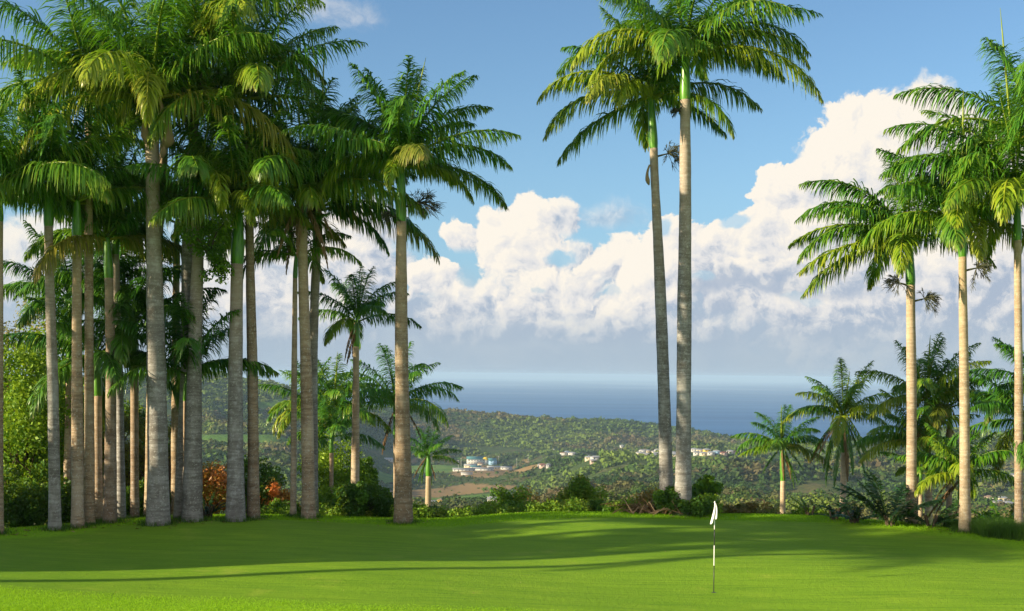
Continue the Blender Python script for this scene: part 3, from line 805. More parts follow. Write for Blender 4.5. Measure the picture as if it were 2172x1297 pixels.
palm('palm with bright green crownshaft, right one of the crossing pair', 42.9,
     [(408, 1102, 40), (411, 850, 33), (417, 600, 26), (423, 480, 20)], (426, 392), 4.1, 11, TG, nf=14, avoid=(180, 265),
     extra=[(-60, 30, 3.4, 2.5, 0.95, 0.0), (-20, 35, 3.4, 2.3, 0.9, 0.0)])
palm('palm with wide grey foot and dark green crownshaft beside the red bush', 42.9,
     [(500, 1100, 37), (499, 800, 31), (503, 560, 24)], (507, 452), 4.3, 12, TG, extra=[(-70, 40, 3.2, 2.4, 0.95, 0)])
palm('brown banded palm standing right of the wide footed one, very tall', 43.6,
     [(538, 1098, 25), (536, 800, 22), (531, 600, 19), (528, 400, 17), (526, 280, 15)], (526, 205), 4.8, 13, T, nf=15)
palm('thinnest straight palm of the three-trunk clump', 44.6, [(622, 1095, 13), (624, 800, 12), (626, 590, 10)], (628, 540), 2.4, 14, TP, nf=12, n=80,
     extra=[(180, 10, 2.6, 1.6, 0.35, 0)])
palm('palm with brown dead leaf bases up its trunk in the three-trunk clump', 44.0,
     [(655, 1096, 29), (650, 800, 24), (643, 600, 22), (641, 480, 20)], (641, 400), 4.6, 15, T, dead=(2.6, 7, 1.0), extra=[(-110, 30, 4.0, 2.3, 0.8, 0)])
palm('bluish palm leaning right in the three-trunk clump, with upright spear', 46.2,
     [(664, 1096, 22), (663, 800, 20), (668, 600, 19), (674, 510, 16)], (677, 440), 4.7, 16, TG, spear=(6.1, 0.02), extra=[(-10, 15, 4.2, 1.3, 0.3, 0), (5, -5, 3.2, 1.2, 0.35, 0)])
palm('short slim palm with feathery crown against the clouds, left of the lone tall palm', 50.0,
     [(753, 1045, 18), (755, 850, 15), (755, 735, 13)], (757, 680), 2.6, 17, TP, nf=14, n=85, tint=0.35, dead=(1.8, 3, 1.0), spear=(1.9, 0.1), high=1.45)
palm('lone tall palm with full crown against blue sky left of centre', 42.8,
     [(856, 1107, 37), (854, 900, 32), (851, 700, 27), (851, 560, 23), (851, 470, 21)], (851, 348), 4.05, 18, T, nf=18, tint=0.35, spear=(3.6, 0.22),
     extra=[(-10, 28, 4.1, 1.35, 0.35, 0), (12, 62, 4.0, 1.2, 0.5, 0), (5, 5, 3.0, 1.4, 0.7, 0.05), (178, 62, 4.1, 1.7, 0.35, 0), (182, 25, 3.4, 2.0, 0.7, 0), (-95, 10, 2.6, 1.7, 0.75, 0), (80, 80, 3.9, 0.6, 0.4, 0)],
     stalks=((868, 440, -15, 1.1), (842, 462, 195, 0.5)), arch=0.9)
palm('small palm with arching crown just behind the lone tall palm', 60.0, [(842, 1065, 14), (840, 930, 12)], (838, 855), 3.3, 19, T, nf=14, n=80,
     tint=0.35, dead=(2.2, 4, 1.0), extra=[(8, 42, 3.4, 1.7, 0.3, 0), (170, 40, 3.4, 1.5, 0.35, 0)])
palm('small bright palm with twin spears behind the three-trunk clump', 58.0, [(706, 1070, 11), (704, 935, 10)], (708, 872), 2.8, 20, T, nf=17, n=80, spear=(2.7, 0.05), tint=0.5)
palm('small palm with yellowing fronds low behind the three-trunk clump', 60.0, [(662, 1070, 11), (660, 930, 10)], (664, 862), 2.8, 21, T, nf=15, n=80, tint=0.5, extra=[(200, 5, 2.6, 1.8, 0.9, 0.2), (185, 15, 2.6, 1.6, 0.5, 0)])
palm('low dark palm on a thin stem before the small green tree', 54.0, [(703, 1065, 9), (703, 960, 9)], (703, 925), 2.2, 22, M_TRUNK, nf=11, n=70, tint=0.2)
palm('smallest palm, yellow stemmed, right beside the lone tall trunk', 80.0, [(908, 1092, 13), (909, 1010, 12)], (909, 966), 2.05, 23, TP, nf=13, n=70, tint=0.2, dead=(1.9, 3, 0.4), width=0.055, arch=0.7)
PAIR = 'twin palms right of centre'
palm('curved palm with bright green crownshaft, left of the central pair', 47.0,
     [(1414, 1052, 28), (1409, 850, 27), (1400, 600, 23), (1391, 420, 19), (1385, 315, 17)], (1381, 205), 4.2, 24, TG, nf=14, group=PAIR, tint=0.5, low=0.1,
     extra=[(182, 12, 4.7, 1.5, 0.65, 0.05), (190, 35, 4.8, 1.7, 0.8, 0.05), (176, -18, 4.3, 0.75, 0.55, 0.05), (-120, 20, 3.6, 1.6, 0.8, 0), (5, -5, 3.3, 0.9, 0.3, 0)],
     stalks=((1394, 333, -10, 0.95),), hangs=((1378, 350, 0.75, 0.09),))
palm('straight tallest palm with thick grey trunk, right of the central pair', 45.6,
     [(1449, 1085, 34), (1450, 900, 32), (1452, 600, 29), (1454, 400, 25), (1453, 212, 20)], (1454, 112), 4.9, 25, TG, nf=16, group=PAIR, tint=0.5,
     extra=[(-8, 32, 5.0, 1.75, 0.6, 0.05), (5, 42, 5.2, 1.75, 0.5, 0.05), (184, 34, 4.9, 1.9, 0.8, 0.1), (172, 25, 4.2, 1.9, 0.8, 0.05), (-2, 5, 3.6, 0.75, 0.3, 0.0)],
     stalks=((1444, 240, 200, 0.4),), high=1.2)
RG = 'tall palms at the right side'
palm('pale palm with bright green crownshaft, leftmost tall one at the right', 44.4, [(1933, 1112, 23), (1934, 850, 21), (1931, 605, 18)], (1928, 508), 3.9, 26, TP, group=RG, nf=15,
     extra=[(183, 25, 4.4, 1.6, 0.4, 0.05), (190, 0, 4.3, 0.75, 0.7, 0.08), (176, -8, 4.3, 0.9, 0.6, 0.1), (180, 48, 4.5, 1.7, 0.35, 0.0), (170, 60, 4.6, 1.4, 0.4, 0)],
     stalks=((1922, 606, 190, 0.8), (1938, 640, -20, 0.8)), high=1.2)
palm('pale straight palm with flower stalk, middle tall one at the right', 41.9, [(2047, 1128, 24), (2046, 850, 20), (2041, 545, 17)], (2040, 470), 3.7, 27, TP, group=RG, nf=15, spear=(4.3, 0.0),
     extra=[(-95, 0, 3.2, 1.3, 0.95, 0.15), (185, 20, 4.0, 1.6, 0.6, 0), (-110, 30, 3.6, 1.8, 0.75, 0)], stalks=((2052, 575, -10, 0.8),))
palm('reddish brown palm nearest the right photo edge, with long upright spear', 41.6, [(2161, 1125, 18), (2161, 800, 17), (2158, 510, 15)], (2157, 420), 4.5, 28, T, group=RG, nf=16, spear=(6.2, -0.10),
     extra=[(178, 62, 5.3, 1.5, 0.35, 0), (184, 40, 5.0, 1.4, 0.35, 0), (-120, 25, 4.2, 1.9, 0.8, 0)])
palm('tall palm whose crown only reaches in over the right photo edge', 42.8, [(2203, 1120, 22), (2200, 600, 18), (2198, 400, 16)], (2196, 300), 4.9, 29, T, group=RG, nf=17)
SM = 'smaller palms on the slope at the right'
palm('short palm with green leaves hanging round its trunk, right of the flag', 60.0, [(1660, 1097, 12), (1661, 1020, 11)], (1658, 945), 2.5, 30, TP, group=SM, nf=12, n=85, tint=0.35, dead=(2.0, 4, 0.2), spear=(1.9, -0.02), width=0.05,
     extra=[(5, 35, 2.4, 1.9, 0.35, 0), (175, 30, 2.5, 1.8, 0.4, 0), (0, 15, 1.8, 2.0, 0.8, 0.5), (180, 0, 2.1, 0.6, 0.6, 0.0)], high=1.3)
palm('short palm with thick brown and green skirt of dead fronds', 58.0, [(1787, 1092, 13), (1789, 1010, 13), (1791, 960, 12)], (1790, 880), 2.8, 31, TP, group=SM, nf=14, n=85, tint=0.6, dead=(3.1, 9, 0.4), spear=(2.0, 0.12),
     extra=[(-5, 28, 2.7, 1.5, 0.3, 0), (178, 30, 2.6, 1.4, 0.3, 0)])
palm('bushy palm with brown hanging leaves seen between the tall right trunks', 50.0, [(1970, 1114, 16), (1968, 960, 15), (1965, 900, 14)], (1965, 846), 3.0, 32, TP, group=SM, nf=14, n=90, tint=0.65, dead=(2.6, 8, 1.0), spear=(2.5, 0.05))
palm('slim palm with bright green crownshaft behind the middle tall right one', 50.5, [(2012, 1118, 13), (2014, 1000, 12), (2015, 910, 10)], (2015, 862), 2.5, 33, TP, group=SM, nf=13, n=80, dead=(1.5, 3, 1.0))
palm('low palm with bright green wide crown before the middle tall right trunk', 44.5, [(2036, 1127, 11), (2037, 1065, 10)], (2038, 1003), 2.15, 34, TP, group=SM, nf=13, n=80, tint=0.55, dead=(1.8, 4, 1.0), high=1.2)
palm('small palm with yellow drooping fronds left of the pale right trunks', 49.5, [(1950, 1112, 9), (1948, 1010, 9)], (1942, 935), 2.5, 35, T, group=SM, nf=12, n=80, tint=0.6, dead=(1.8, 3, 1.0), extra=[(195, 5, 2.7, 1.0, 0.8, 0.1), (180, 25, 2.6, 1.3, 0.45, 0)])
palm('thin brown palm stem between the pale trunks, smallest crown there', 48.0, [(1952, 1112, 9), (1953, 1040, 8)], (1953, 1000), 1.5, 36, T, group=SM, nf=9, n=60, tint=0.5)
palm('dark low palm reaching in from the right edge, lower of two', 43.5, [(2186, 1115, 16), (2186, 960, 14)], (2184, 895), 3.1, 37, T, group=SM, nf=13, n=90, tint=0.15, low=-0.2, high=1.0, arch=0.8, lmat=M_PALM)
palm('dark palm reaching in from the right edge, upper of two', 44.2, [(2203, 1115, 16), (2203, 880, 14)], (2200, 815), 2.7, 38, T, group=SM, nf=12, n=90, tint=0.15, low=-0.1, high=1.1, arch=0.8)
UN = 'dark young palms under the tall left ones'
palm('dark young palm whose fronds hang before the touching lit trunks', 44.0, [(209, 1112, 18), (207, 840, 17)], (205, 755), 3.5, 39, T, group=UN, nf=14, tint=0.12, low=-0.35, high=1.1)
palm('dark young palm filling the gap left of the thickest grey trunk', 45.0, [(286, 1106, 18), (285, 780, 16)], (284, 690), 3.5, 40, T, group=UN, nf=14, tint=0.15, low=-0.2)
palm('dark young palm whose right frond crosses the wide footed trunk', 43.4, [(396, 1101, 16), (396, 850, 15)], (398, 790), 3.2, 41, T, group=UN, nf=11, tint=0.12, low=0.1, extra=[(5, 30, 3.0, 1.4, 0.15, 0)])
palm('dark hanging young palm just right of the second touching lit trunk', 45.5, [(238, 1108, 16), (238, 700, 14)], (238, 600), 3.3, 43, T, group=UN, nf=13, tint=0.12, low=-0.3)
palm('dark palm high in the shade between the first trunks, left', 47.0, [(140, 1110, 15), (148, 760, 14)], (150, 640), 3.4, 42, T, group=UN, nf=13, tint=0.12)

# palms just outside the left edge: they throw the long shadows over the green
OFF = 'palms beyond the left photo edge'
def off_palm(X, Y, h, seed, R_=4.2):
    def px(z): 
        vx, vz = X / Y, z / Y
        return CX + FPX * (vx * math.cos(ROLL) + vz * math.sin(ROLL)), HY - FPX * (vz * math.cos(ROLL) - vx * math.sin(ROLL))
    gz = float(lawn_z(X, Y)); a, b = px(gz), px(gz + h); c = px(gz + h + 1.6)
    palm('royal palm standing out of view beyond the left photo edge', Y, [(a[0], a[1], 0.55 * FPX / Y), (b[0], b[1], 0.34 * FPX / Y)], c, R_, seed, T, nf=14, n=60, width=0.07, group=OFF)
for i, (X, Y, h) in enumerate([(-31, 30.5, 11), (-35, 27.0, 13), (-33, 35.0, 11.5), (-36, 20.8, 14.5), (-34, 23.4, 13.5), (-40, 21.5, 15.0)]):
    off_palm(X, Y, h, 300 + i)
OFT = 'trees beyond the left photo edge'
for i, (X, Y, h, cr) in enumerate([(-24, 29.4, 9.0, 2.6), (-26, 32.6, 10.0, 3.0), (-24, 36.4, 8.0, 2.8), (-31, 27.0, 14.0, 2.3), (-30, 31.0, 11.0, 3.0), (-29, 35.0, 9.0, 3.2), (-37, 25.0, 17.0, 2.4), (-28, 29.2, 11.0, 2.6), (-33, 31.5, 13.0, 3.0)]):
    tree('broadleaf_tree', 'dense tree standing out of view beyond the left photo edge', 'tree', (X, Y, float(lawn_z(X, Y))), h, cr, 400 + i, leaves=15000, size=0.30, clumps=70, clear=0.05, group=OFT)

# creepers that climb in the crowns
def creeper(px, py, Y, r, seed, n, label, mat=None):
    b = unproj(px, py, Y); rg = np.random.default_rng(seed); lf = MB()
    c = b + rg.normal(0, 1, (9, 3)) * r * 0.45
    leaf_cloud(lf, rg, c, np.full(9, r * 0.5), n, 0.13, 0.5)
    wd = MB()
    for q_ in c: wd.tube([b + [0, 0.2, -r * .6], (b + q_) / 2 + [0, .1, 0], q_], [0.03, 0.02, 0.008], 4, cap=False)
    root = thing('creeper', label, 'creeper', b, 'creepers in the palms')
    wd.build('stem', M_BARK, root); lf.build('foliage', mat or M_LEAF, root)
creeper(285, 185, 42.0, 0.85, 5, 1500, 'light green leafy creeper left of the thickest trunk under its crown')
creeper(440, 510, 41.8, 0.80, 6, 1700, 'round leafy creeper on the trunk under a bright green crownshaft')
creeper(470, 560, 42.6, 0.5, 7, 500, 'sparse leafy creeper branch between the crossing pair and wide footed palm')

# ================================================================ trees and shrubs behind the green
TRG = 'broad-leaved trees at the left'
def bl_tree(label, px, py_top, Y, w_px, seed, **kw):
    t = unproj(px, py_top, Y); b = t.copy(); b[2] = max(float(lawn_z(t[0], t[1])), float(land_z(t[0], t[1])))
    kw.setdefault('group', TRG)
    return tree('broadleaf_tree', label, 'tree', b, t[2] - b[2], w_px / FPX * Y / 2, seed, **kw)
bl_tree('bright green leafy tree at the far left, behind the slim grey palm', 55, 670, 48, 300, 61, leaves=22000, size=0.17, tint=0.72, clumps=70, clear=0.15)
bl_tree('olive brown tree behind the bright green one, rising above it at left', 40, 560, 60, 330, 62, leaves=15000, size=0.17, mat=M_OLIVE, tint=0.45, clumps=60, clear=0.3, dry=0.1, dryvar=0.1)
bl_tree('yellowish tree showing between the touching lit trunks and young palms', 130, 760, 50, 240, 63, leaves=15000, size=0.17, mat=M_OLIVE, tint=0.7, clumps=50, clear=0.1)
bl_tree('dark leafy tree under the young palms left of the thickest trunk', 250, 800, 52, 240, 64, leaves=16000, size=0.17, tint=0.3, clumps=55, clear=0.05)
bl_tree('sparse twiggy yellow-brown tree left of the thickest grey trunk', 290, 830, 50, 150, 65, leaves=5200, size=0.13, mat=M_OLIVE, tint=0.6, clumps=50, clear=0.15, clump_r=0.22)
bl_tree('thin twiggy tree seen just right of the thickest grey trunk', 362, 830, 50, 60, 66, leaves=2500, size=0.13, mat=M_OLIVE, tint=0.6, clumps=26, clear=0.1)
bl_tree('dark loose tree behind the brown banded palm', 545, 960, 50, 130, 67, leaves=4200, size=0.14, tint=0.35, clumps=30, clear=0.1, group='small trees behind the green')
bl_tree('upright bright green tree with pale stems behind the three-trunk clump', 715, 905, 56, 190, 68, leaves=12500, size=0.15, tint=0.72, clumps=55, clear=0.15, group='small trees behind the green')
bl_tree('green tree with darker leaves touching the short slim palm trunk', 775, 935, 57, 90, 69, leaves=5000, size=0.15, tint=0.4, clumps=30, clear=0.15, group='small trees behind the green')
SH = 'shrubs behind the green'
for a in (
    ('dark round shrub at the foot of the far left trees', 60, 990, 44, 180, 71, M_LEAF, 11000, 0.14, dict(tint=0.15)),
    ('dark shrub hiding the ground between the first and second trunks', 150, 1040, 45, 110, 72, M_LEAF, 5000, 0.14, dict(tint=0.2)),
    ('dark green shrub left of the thickest grey trunk', 285, 1020, 47, 110, 73, M_LEAF, 6000, 0.14, dict(tint=0.3)),
    ('orange and red leaved bush between crossing pair and wide footed palm', 452, 1004, 49, 130, 74, M_RED, 5000, 0.15, dict(tint=0.5, dry=0.48, dryvar=0.45, clumps=18, clump_r=0.36)),
    ('red tipped bush peeping left of the crossing pair', 362, 1010, 51, 50, 75, M_RED, 2200, 0.13, dict(tint=0.5, dry=0.4, dryvar=0.3)),
    ('small orange red bush right of the brown banded palm', 590, 1030, 49, 80, 76, M_RED, 4500, 0.13, dict(tint=0.5, dry=0.3, dryvar=0.3)),
    ('dark shrub between the orange red bush and the banded palm', 562, 1020, 49, 60, 77, M_LEAF, 3500, 0.13, dict(tint=0.25)),
    ('large dark rounded bush at the edge of the green left of the lone palm', 762, 1032, 46, 130, 78, M_LEAF, 14000, 0.12, dict(tint=0.12, clumps=40)),
    ('dark shrub joining the large rounded bush to the lone palm', 820, 1062, 46.5, 90, 79, M_LEAF, 7000, 0.12, dict(tint=0.2)),
    ('yellow green shrub lit by the sun behind the lone palm trunk', 815, 1035, 54, 110, 80, M_OLIVE, 6000, 0.13, dict(tint=0.65)),
    ('dark low shrub right of the lone palm foot', 900, 1082, 46, 80, 81, M_LEAF, 5000, 0.12, dict(tint=0.15)),
    ('low dark hedge-like shrub under the smallest yellow stemmed palm', 955, 1090, 47, 90, 82, M_LEAF, 5000, 0.12, dict(tint=0.2)),
    ('leafy green shrub with open twigs right of the smallest palm', 1030, 1068, 49, 90, 83, M_LEAF, 3600, 0.14, dict(tint=0.65)),
    ('tall dark leafy shrub left of the brown dry bush', 1085, 1045, 51, 100, 84, M_LEAF, 4500, 0.14, dict(tint=0.5)),
    ('reddish brown dry bush behind the centre of the green', 1150, 1045, 56, 130, 85, M_OLIVE, 7000, 0.12, dict(tint=0.7, dry=0.7, dryvar=0.2)),
    ('tallest shrub in the centre with yellow orange patches', 1232, 1018, 50, 120, 86, M_LEAF, 6000, 0.14, dict(tint=0.68, dryvar=0.28, clumps=34, clump_r=0.26)),
    ('dense low dark bush right of the tallest centre shrub', 1295, 1072, 47, 110, 87, M_LEAF, 8000, 0.12, dict(tint=0.22)),
    ('low green shrub under the reddish brown dry bush', 1170, 1082, 48, 110, 88, M_LEAF, 4500, 0.12, dict(tint=0.6)),
    ('dark leafy bush wrapped round the feet of the central pair', 1415, 1035, 45.8, 60, 89, M_LEAF, 6500, 0.12, dict(tint=0.15)),
    ('low dark bush right in front of the central pair', 1465, 1062, 45.6, 90, 90, M_LEAF, 8000, 0.12, dict(tint=0.18)),
    ('open leafy shrub with wide leaves right of the central pair', 1490, 1016, 48, 85, 91, M_LEAF, 2000, 0.20, dict(tint=0.35, clump_r=0.2)),
    ('bright yellow green weed bush right of the central pair', 1498, 1060, 47, 60, 92, M_LEAF, 2600, 0.13, dict(tint=0.85)),
    ('dry bush with pale twigs left of the central pair', 1365, 1045, 52, 90, 93, M_OLIVE, 3600, 0.13, dict(tint=0.7, dry=0.3, dryvar=0.3)),
    ('low olive bush behind the flag', 1570, 1076, 50, 110, 94, M_OLIVE, 5500, 0.13, dict(tint=0.45, dry=0.2, dryvar=0.2)),
    ('yellow brown tuft of dry bush right of the flag', 1630, 1074, 54, 80, 95, M_OLIVE, 3800, 0.13, dict(tint=0.7, dry=0.5, dryvar=0.2)),
    ('low bright green bush left of the skirted short palm', 1712, 1082, 50, 60, 96, M_LEAF, 2600, 0.13, dict(tint=0.7)),
    ('green bush behind the crest left of the two small reed palms', 1745, 1086, 52, 80, 97, M_LEAF, 3600, 0.13, dict(tint=0.45)),
    ('green shrub low between the middle and edge palms at right', 2100, 1090, 45, 70, 98, M_LEAF, 3500, 0.13, dict(tint=0.4)),
    ('dark shrub cut by the left photo edge at the ground', 5, 1060, 43, 90, 99, M_LEAF, 5000, 0.13, dict(tint=0.12)),
    ('dark green shrub low behind the three-trunk clump', 600, 1068, 48, 60, 100, M_LEAF, 3000, 0.13, dict(tint=0.25)),
    ('sunlit green bush between clump and large rounded bush', 690, 1040, 50, 60, 101, M_LEAF, 3000, 0.13, dict(tint=0.7)),
):
    shrub(a[0], a[1], a[2], a[3], a[4], a[5], a[6], a[7], a[8], group=SH, **a[9])

# leafy ground cover that closes the gaps between the shrubs
rg = np.random.default_rng(77); cc_, rr_ = [], []
for i in range(260):
    px = rg.uniform(560, 1500); Y = crest(float((px - CX) / FPX * 46), 46.0) + rg.uniform(1.5, 8.0)
    X = (px - CX) / FPX * Y; r0 = rg.uniform(0.20, 0.48)
    cc_.append((X, Y, float(lawn_z(X, Y)) + r0 * 0.5 + 0.10 * max(0, Y - 46) * rg.random())); rr_.append(r0)
mb = MB(); leaf_cloud(mb, rg, cc_, rr_, 52000, 0.11, 0.62, 0.06, 0.12)
tag(mb.build('ground_cover', M_LEAF), 'low leafy ground cover behind the crest of the green', 'ground cover', kind='stuff')

# stiff low palms at the right edge of the green
def fan_palm(label, px, Y, R_, nf, seed, py=None, tint=0.35, group='stiff low palms at the edge of the green', mat=None, e=(0.5, 1.35), arch=0.55):
    b = unproj(px, 1100, Y); b[2] = max(float(lawn_z(b[0], b[1])), float(land_z(b[0], b[1])))
    rg = np.random.default_rng(seed); root = thing('reed_palm', label, 'low palm', b, group)
    mb = MB(); st = MB()
    for i in range(nf):
        a = rg.uniform(0, 6.28); e0 = rg.uniform(*e)
        o = b + np.array([math.cos(a) * .12, math.sin(a) * .12, 0.1])
        frond(mb, rg, o, a, e0, R_ * rg.uniform(0.75, 1.1), arch * rg.uniform(0.7, 1.3), n=34, width=0.085, leaf=0.62 * R_ / 2.2 * 1.5, hang=0.35, tint=tint + rg.uniform(-.15, .15), plume=0.25, drytip=0.05)
        st.tube([o - [0, 0, .4], o, o + [math.cos(a) * .1, math.sin(a) * .1, .3]], [.05, .05, .03], 5)
    st.build('stem', M_BARK, root); mb.build('crown', mat or M_DARKPALM, root)
fan_palm('largest dark stiff leaved palm left of the pale right trunk', 1888, 43.4, 2.1, 13, 120, e=(0.7, 1.4))
fan_palm('low dark stiff leaved palm reaching left over the grass edge', 1812, 44.2, 1.4, 9, 121, e=(0.2, 0.9))
fan_palm('low dark stiff leaved palm between the pale right trunks', 1975, 43.2, 1.4, 9, 122, e=(0.3, 1.0))
fan_palm('small stiff palm at the foot of the skirted short palm', 1770, 45.0, 0.9, 7, 123, e=(0.2, 1.0))
fan_palm('bright green young palm low left of the edge palm', 2130, 43.5, 1.6, 9, 124, tint=0.5, mat=M_PALM, e=(0.4, 1.2))
fan_palm('bright green seedling palm on the crest left of the skirted short palm', 1718, 47.0, 0.9, 7, 125, tint=0.8, mat=M_PALM, e=(0.4, 1.1))
fan_palm('small dark palm in the shade left of the wide footed palm', 440, 44.0, 0.9, 7, 126, tint=0.3, e=(0.4, 1.2))

# heap of fallen fronds by the central pair
def frond_heap():
    b = unproj(1395, 1088, 45.6); b[2] = float(lawn_z(b[0], b[1])); rg = np.random.default_rng(5)
    root = thing('frond_heap', 'brown heap of fallen palm fronds left of the central pair', 'frond heap', b)
    mb = MB(); cc = MB()
    for i in range(34):
        s0 = b + np.array([rg.uniform(-1.0, 0.7), rg.uniform(-.4, .4), 0.05]); a = rg.choice([0.3, 2.9]) + rg.normal(0, .5)
        l = rg.uniform(.5, 1.3); m = s0 + np.array([math.cos(a), math.sin(a), 0]) * l * .5 + [0, 0, rg.uniform(.15, .55)]
        mb.tube([s0, m, s0 + np.array([math.cos(a), math.sin(a), 0]) * l + [0, 0, 0.03]], [.035, .025, .012], 5, c=(rg.uniform(.2, 1), 0, 0), cap=False)
    for i in range(5):
        frond(cc, rg, b + [rg.uniform(-.8, .3), rg.uniform(-.3, .3), .15], rg.uniform(2, 4), 0.3, 1.6, 0.6, n=30, leaf=.3, tint=.3)
    mb.build('stalk', M_DRY, root); cc.build('dead_leaf', M_DRY, root)
frond_heap()

# ================================================================ flag on the green
def flag():
    b = unproj(1514, 1247, 30.1); b[2] = float(lawn_z(b[0], b[1])); root = thing('golf_flag', 'white drooping flag on a black and white banded pole standing in the green', 'golf flag', b)
    mw, mk, mf = plain('white_paint', (0.80, 0.80, 0.78), .4, .5, .03), plain('black_paint', (0.012, 0.012, 0.014), .4, .5, .1), plain('flag_cloth', (0.82, 0.80, 0.80), .8, .1, .04)
    s = 30.1 / FPX; H = 191 * s
    zb = [-0.12, (1247 - 1190) * s, (1247 - 1147) * s, (1247 - 1113) * s, H]
    for i, mt in enumerate((mk, mw, mk, mw)):
        q_ = MB(); r0 = 0.0115 if i < 3 else 0.0105
        q_.tube([b + [0, 0, zb[i]], b + [0, 0, (zb[i] + zb[i + 1]) / 2], b + [0, 0, zb[i + 1]]], [r0, r0, r0 * .96], 10); q_.build('pole_section', mt, root, smooth=True)
    q_ = MB(); nx, nz = 18, 24; v = []
    for j in range(nz):                                         # hangs from the pole in soft folds, longest at its lower left corner
        t = j / (nz - 1)
        for i in range(nx):
            s_ = i / (nx - 1); w_ = 0.015 + 0.15 * t ** 0.75
            x = -0.10 * t ** 1.25 + w_ * s_ - 0.004
            y = -0.022 + 0.030 * math.sin(s_ * 11 + t * 2.0) * (0.15 + t)
            drop = t * (0.50 - 0.17 * s_ + 0.025 * math.sin(s_ * 9.0))
            v.append(b + [x, y, H - 0.01 - drop])
    q_.add(v, grid_faces(nx, nz)); o = q_.build('cloth', mf, root, smooth=True)
    sd = o.modifiers.new('thick', 'SOLIDIFY'); sd.thickness = 0.004
    q_ = MB(); q_.tube([b + [0, 0, H - .01], b + [0, 0, H + .015], b + [0, 0, H + .03]], [.018, .018, .01], 8); q_.build('pole_cap', mw, root, smooth=True)
    q_ = MB(); a = np.linspace(0, 2 * math.pi, 25)
    ring = lambda r, z: np.stack([b[0] + r * np.cos(a), b[1] + r * np.sin(a), np.full(25, b[2] + z)], -1)
    q_.add(np.vstack([ring(.054, .006), ring(.062, .004)]), grid_faces(25, 2)); q_.add(np.vstack([ring(.002, .0055), ring(.054, .0055)]), grid_faces(25, 2), (0, 0, 0))
    q_.build('cup', mk, root)
flag()

# fallen petals and scraps on the green, and short rough grass in front
rg = np.random.default_rng(11)
mb = MB(); n = 90
X = rg.uniform(-16, 17, n); Y = rg.uniform(27, 43, n); Z = lawn_z(X, Y)
for x, y, z in zip(X, Y, Z):
    s = rg.uniform(.008, .022); t = rg.uniform(0, 6.28); c_, s_ = math.cos(t) * s, math.sin(t) * s
    mb.add([(x - c_, y - s_, z + .012), (x + s_ * .6, y - c_ * .6, z + .03), (x + c_, y + s_, z + .02), (x - s_ * .6, y + c_ * .6, z + .018)], [(0, 1, 2, 3)], (rg.choice([.2, 1.0]), 0, 0))
tag(mb.build('fallen_leaves', M_DRY), 'pale fallen leaf scraps scattered on the mown green', 'leaf litter', kind='stuff')

def blades(mb, X, Y, Z, h, w, rg, tint=0.5, lean=0.5):
    n = len(X); a = rg.uniform(0, 6.28, n); hh = h * rg.uniform(.5, 1.2, n); l = hh * rg.uniform(0.1, lean, n); b = rg.uniform(0, 6.28, n)
    wx, wy = np.cos(a) * w, np.sin(a) * w; P = np.stack([X, Y, Z], -1); W = np.stack([wx, wy, wx * 0], -1)
    m = P + np.stack([np.cos(b) * l * .3, np.sin(b) * l * .3, hh * .6], -1); t = P + np.stack([np.cos(b) * l, np.sin(b) * l, hh], -1)
    v = np.stack([P - W, P + W, m - W * .7, m + W * .7, t - W * .1, t + W * .1], 1); o = (np.arange(n) * 6)[:, None]
    f = np.concatenate([o + np.array([[0, 1, 3, 2]]), o + np.array([[2, 3, 5, 4]])]); c = np.zeros((n, 6, 3)); c[:, :, 0] = np.clip(tint + rg.normal(0, .2, n), 0, 1)[:, None]
    mb.add(v.reshape(-1, 3), f, c.reshape(-1, 3))
mb = MB(); n = 150000
Y = rg.uniform(25.5, 29.6, n); X = rg.uniform(-0.46, 0.46, n) * Y
px_ = CX + FPX * X / Y; keep = Y < 29.0 - 0.0012 * px_ + vnoise(X, Y, 3, 2) * 1.0 - np.abs(rg.normal(0, .7, n))
X, Y = X[keep], Y[keep]; Z = lawn_z(X, Y) - 0.003
blades(mb, X, Y, Z, 0.035 * (1 + .8 * vnoise(X, Y, .7, 1)), 0.004, rg, 0.6, 1.1)
tag(mb.build('rough_grass', M_GRASSB), 'short uneven rough grass in front of the mown green', 'grass', kind='stuff')
# collar of longer grass behind the crest
mb = MB(); n = 120000
X = rg.uniform(-24, 24, n); Y = crest(X, 43.0) + rg.uniform(-0.7, 4.5, n)
for _ in range(2): Y = crest(X, Y) + rg.uniform(-0.7, 4.5, n)
blades(mb, X, Y, lawn_z(X, Y), 0.07, 0.006, rg, 0.35, 0.9)
tag(mb.build('collar_grass', M_GRASSB), 'longer grass along the far edge of the green', 'grass', kind='stuff')
# uncut tufts and litter round the feet of the palms
mb = MB()
for bx, by, bw in BASES:
    n = 260; a_ = rg.uniform(0, 6.28, n); q_ = bw + np.abs(rg.normal(0, .16, n)); X = bx + np.cos(a_) * q_; Y = by + np.sin(a_) * q_
    blades(mb, X, Y, lawn_z(X, Y), 0.17, 0.007, rg, 0.35, 0.9)
tag(mb.build('foot_grass', M_WEED), 'uncut grass tufts round the feet of the palms', 'grass', kind='stuff')
mb = MB()
for bx, by, bw in BASES:
    for _ in range(26):
        x, y = bx + rg.normal(0, .55), by + rg.normal(0, .55); z = float(lawn_z(x, y)); s = rg.uniform(.03, .12); t = rg.uniform(0, 6.28); c_, s_ = math.cos(t) * s, math.sin(t) * s
        mb.add([(x - c_, y - s_, z + .02), (x + s_ * .3, y - c_ * .3, z + .05), (x + c_, y + s_, z + .03), (x - s_ * .3, y + c_ * .3, z + .04)], [(0, 1, 2, 3)], (rg.uniform(.1, 1.0), 0, 0))
tag(mb.build('palm_litter', M_DRY), 'dry brown leaf scraps under the palms', 'leaf litter', kind='stuff')
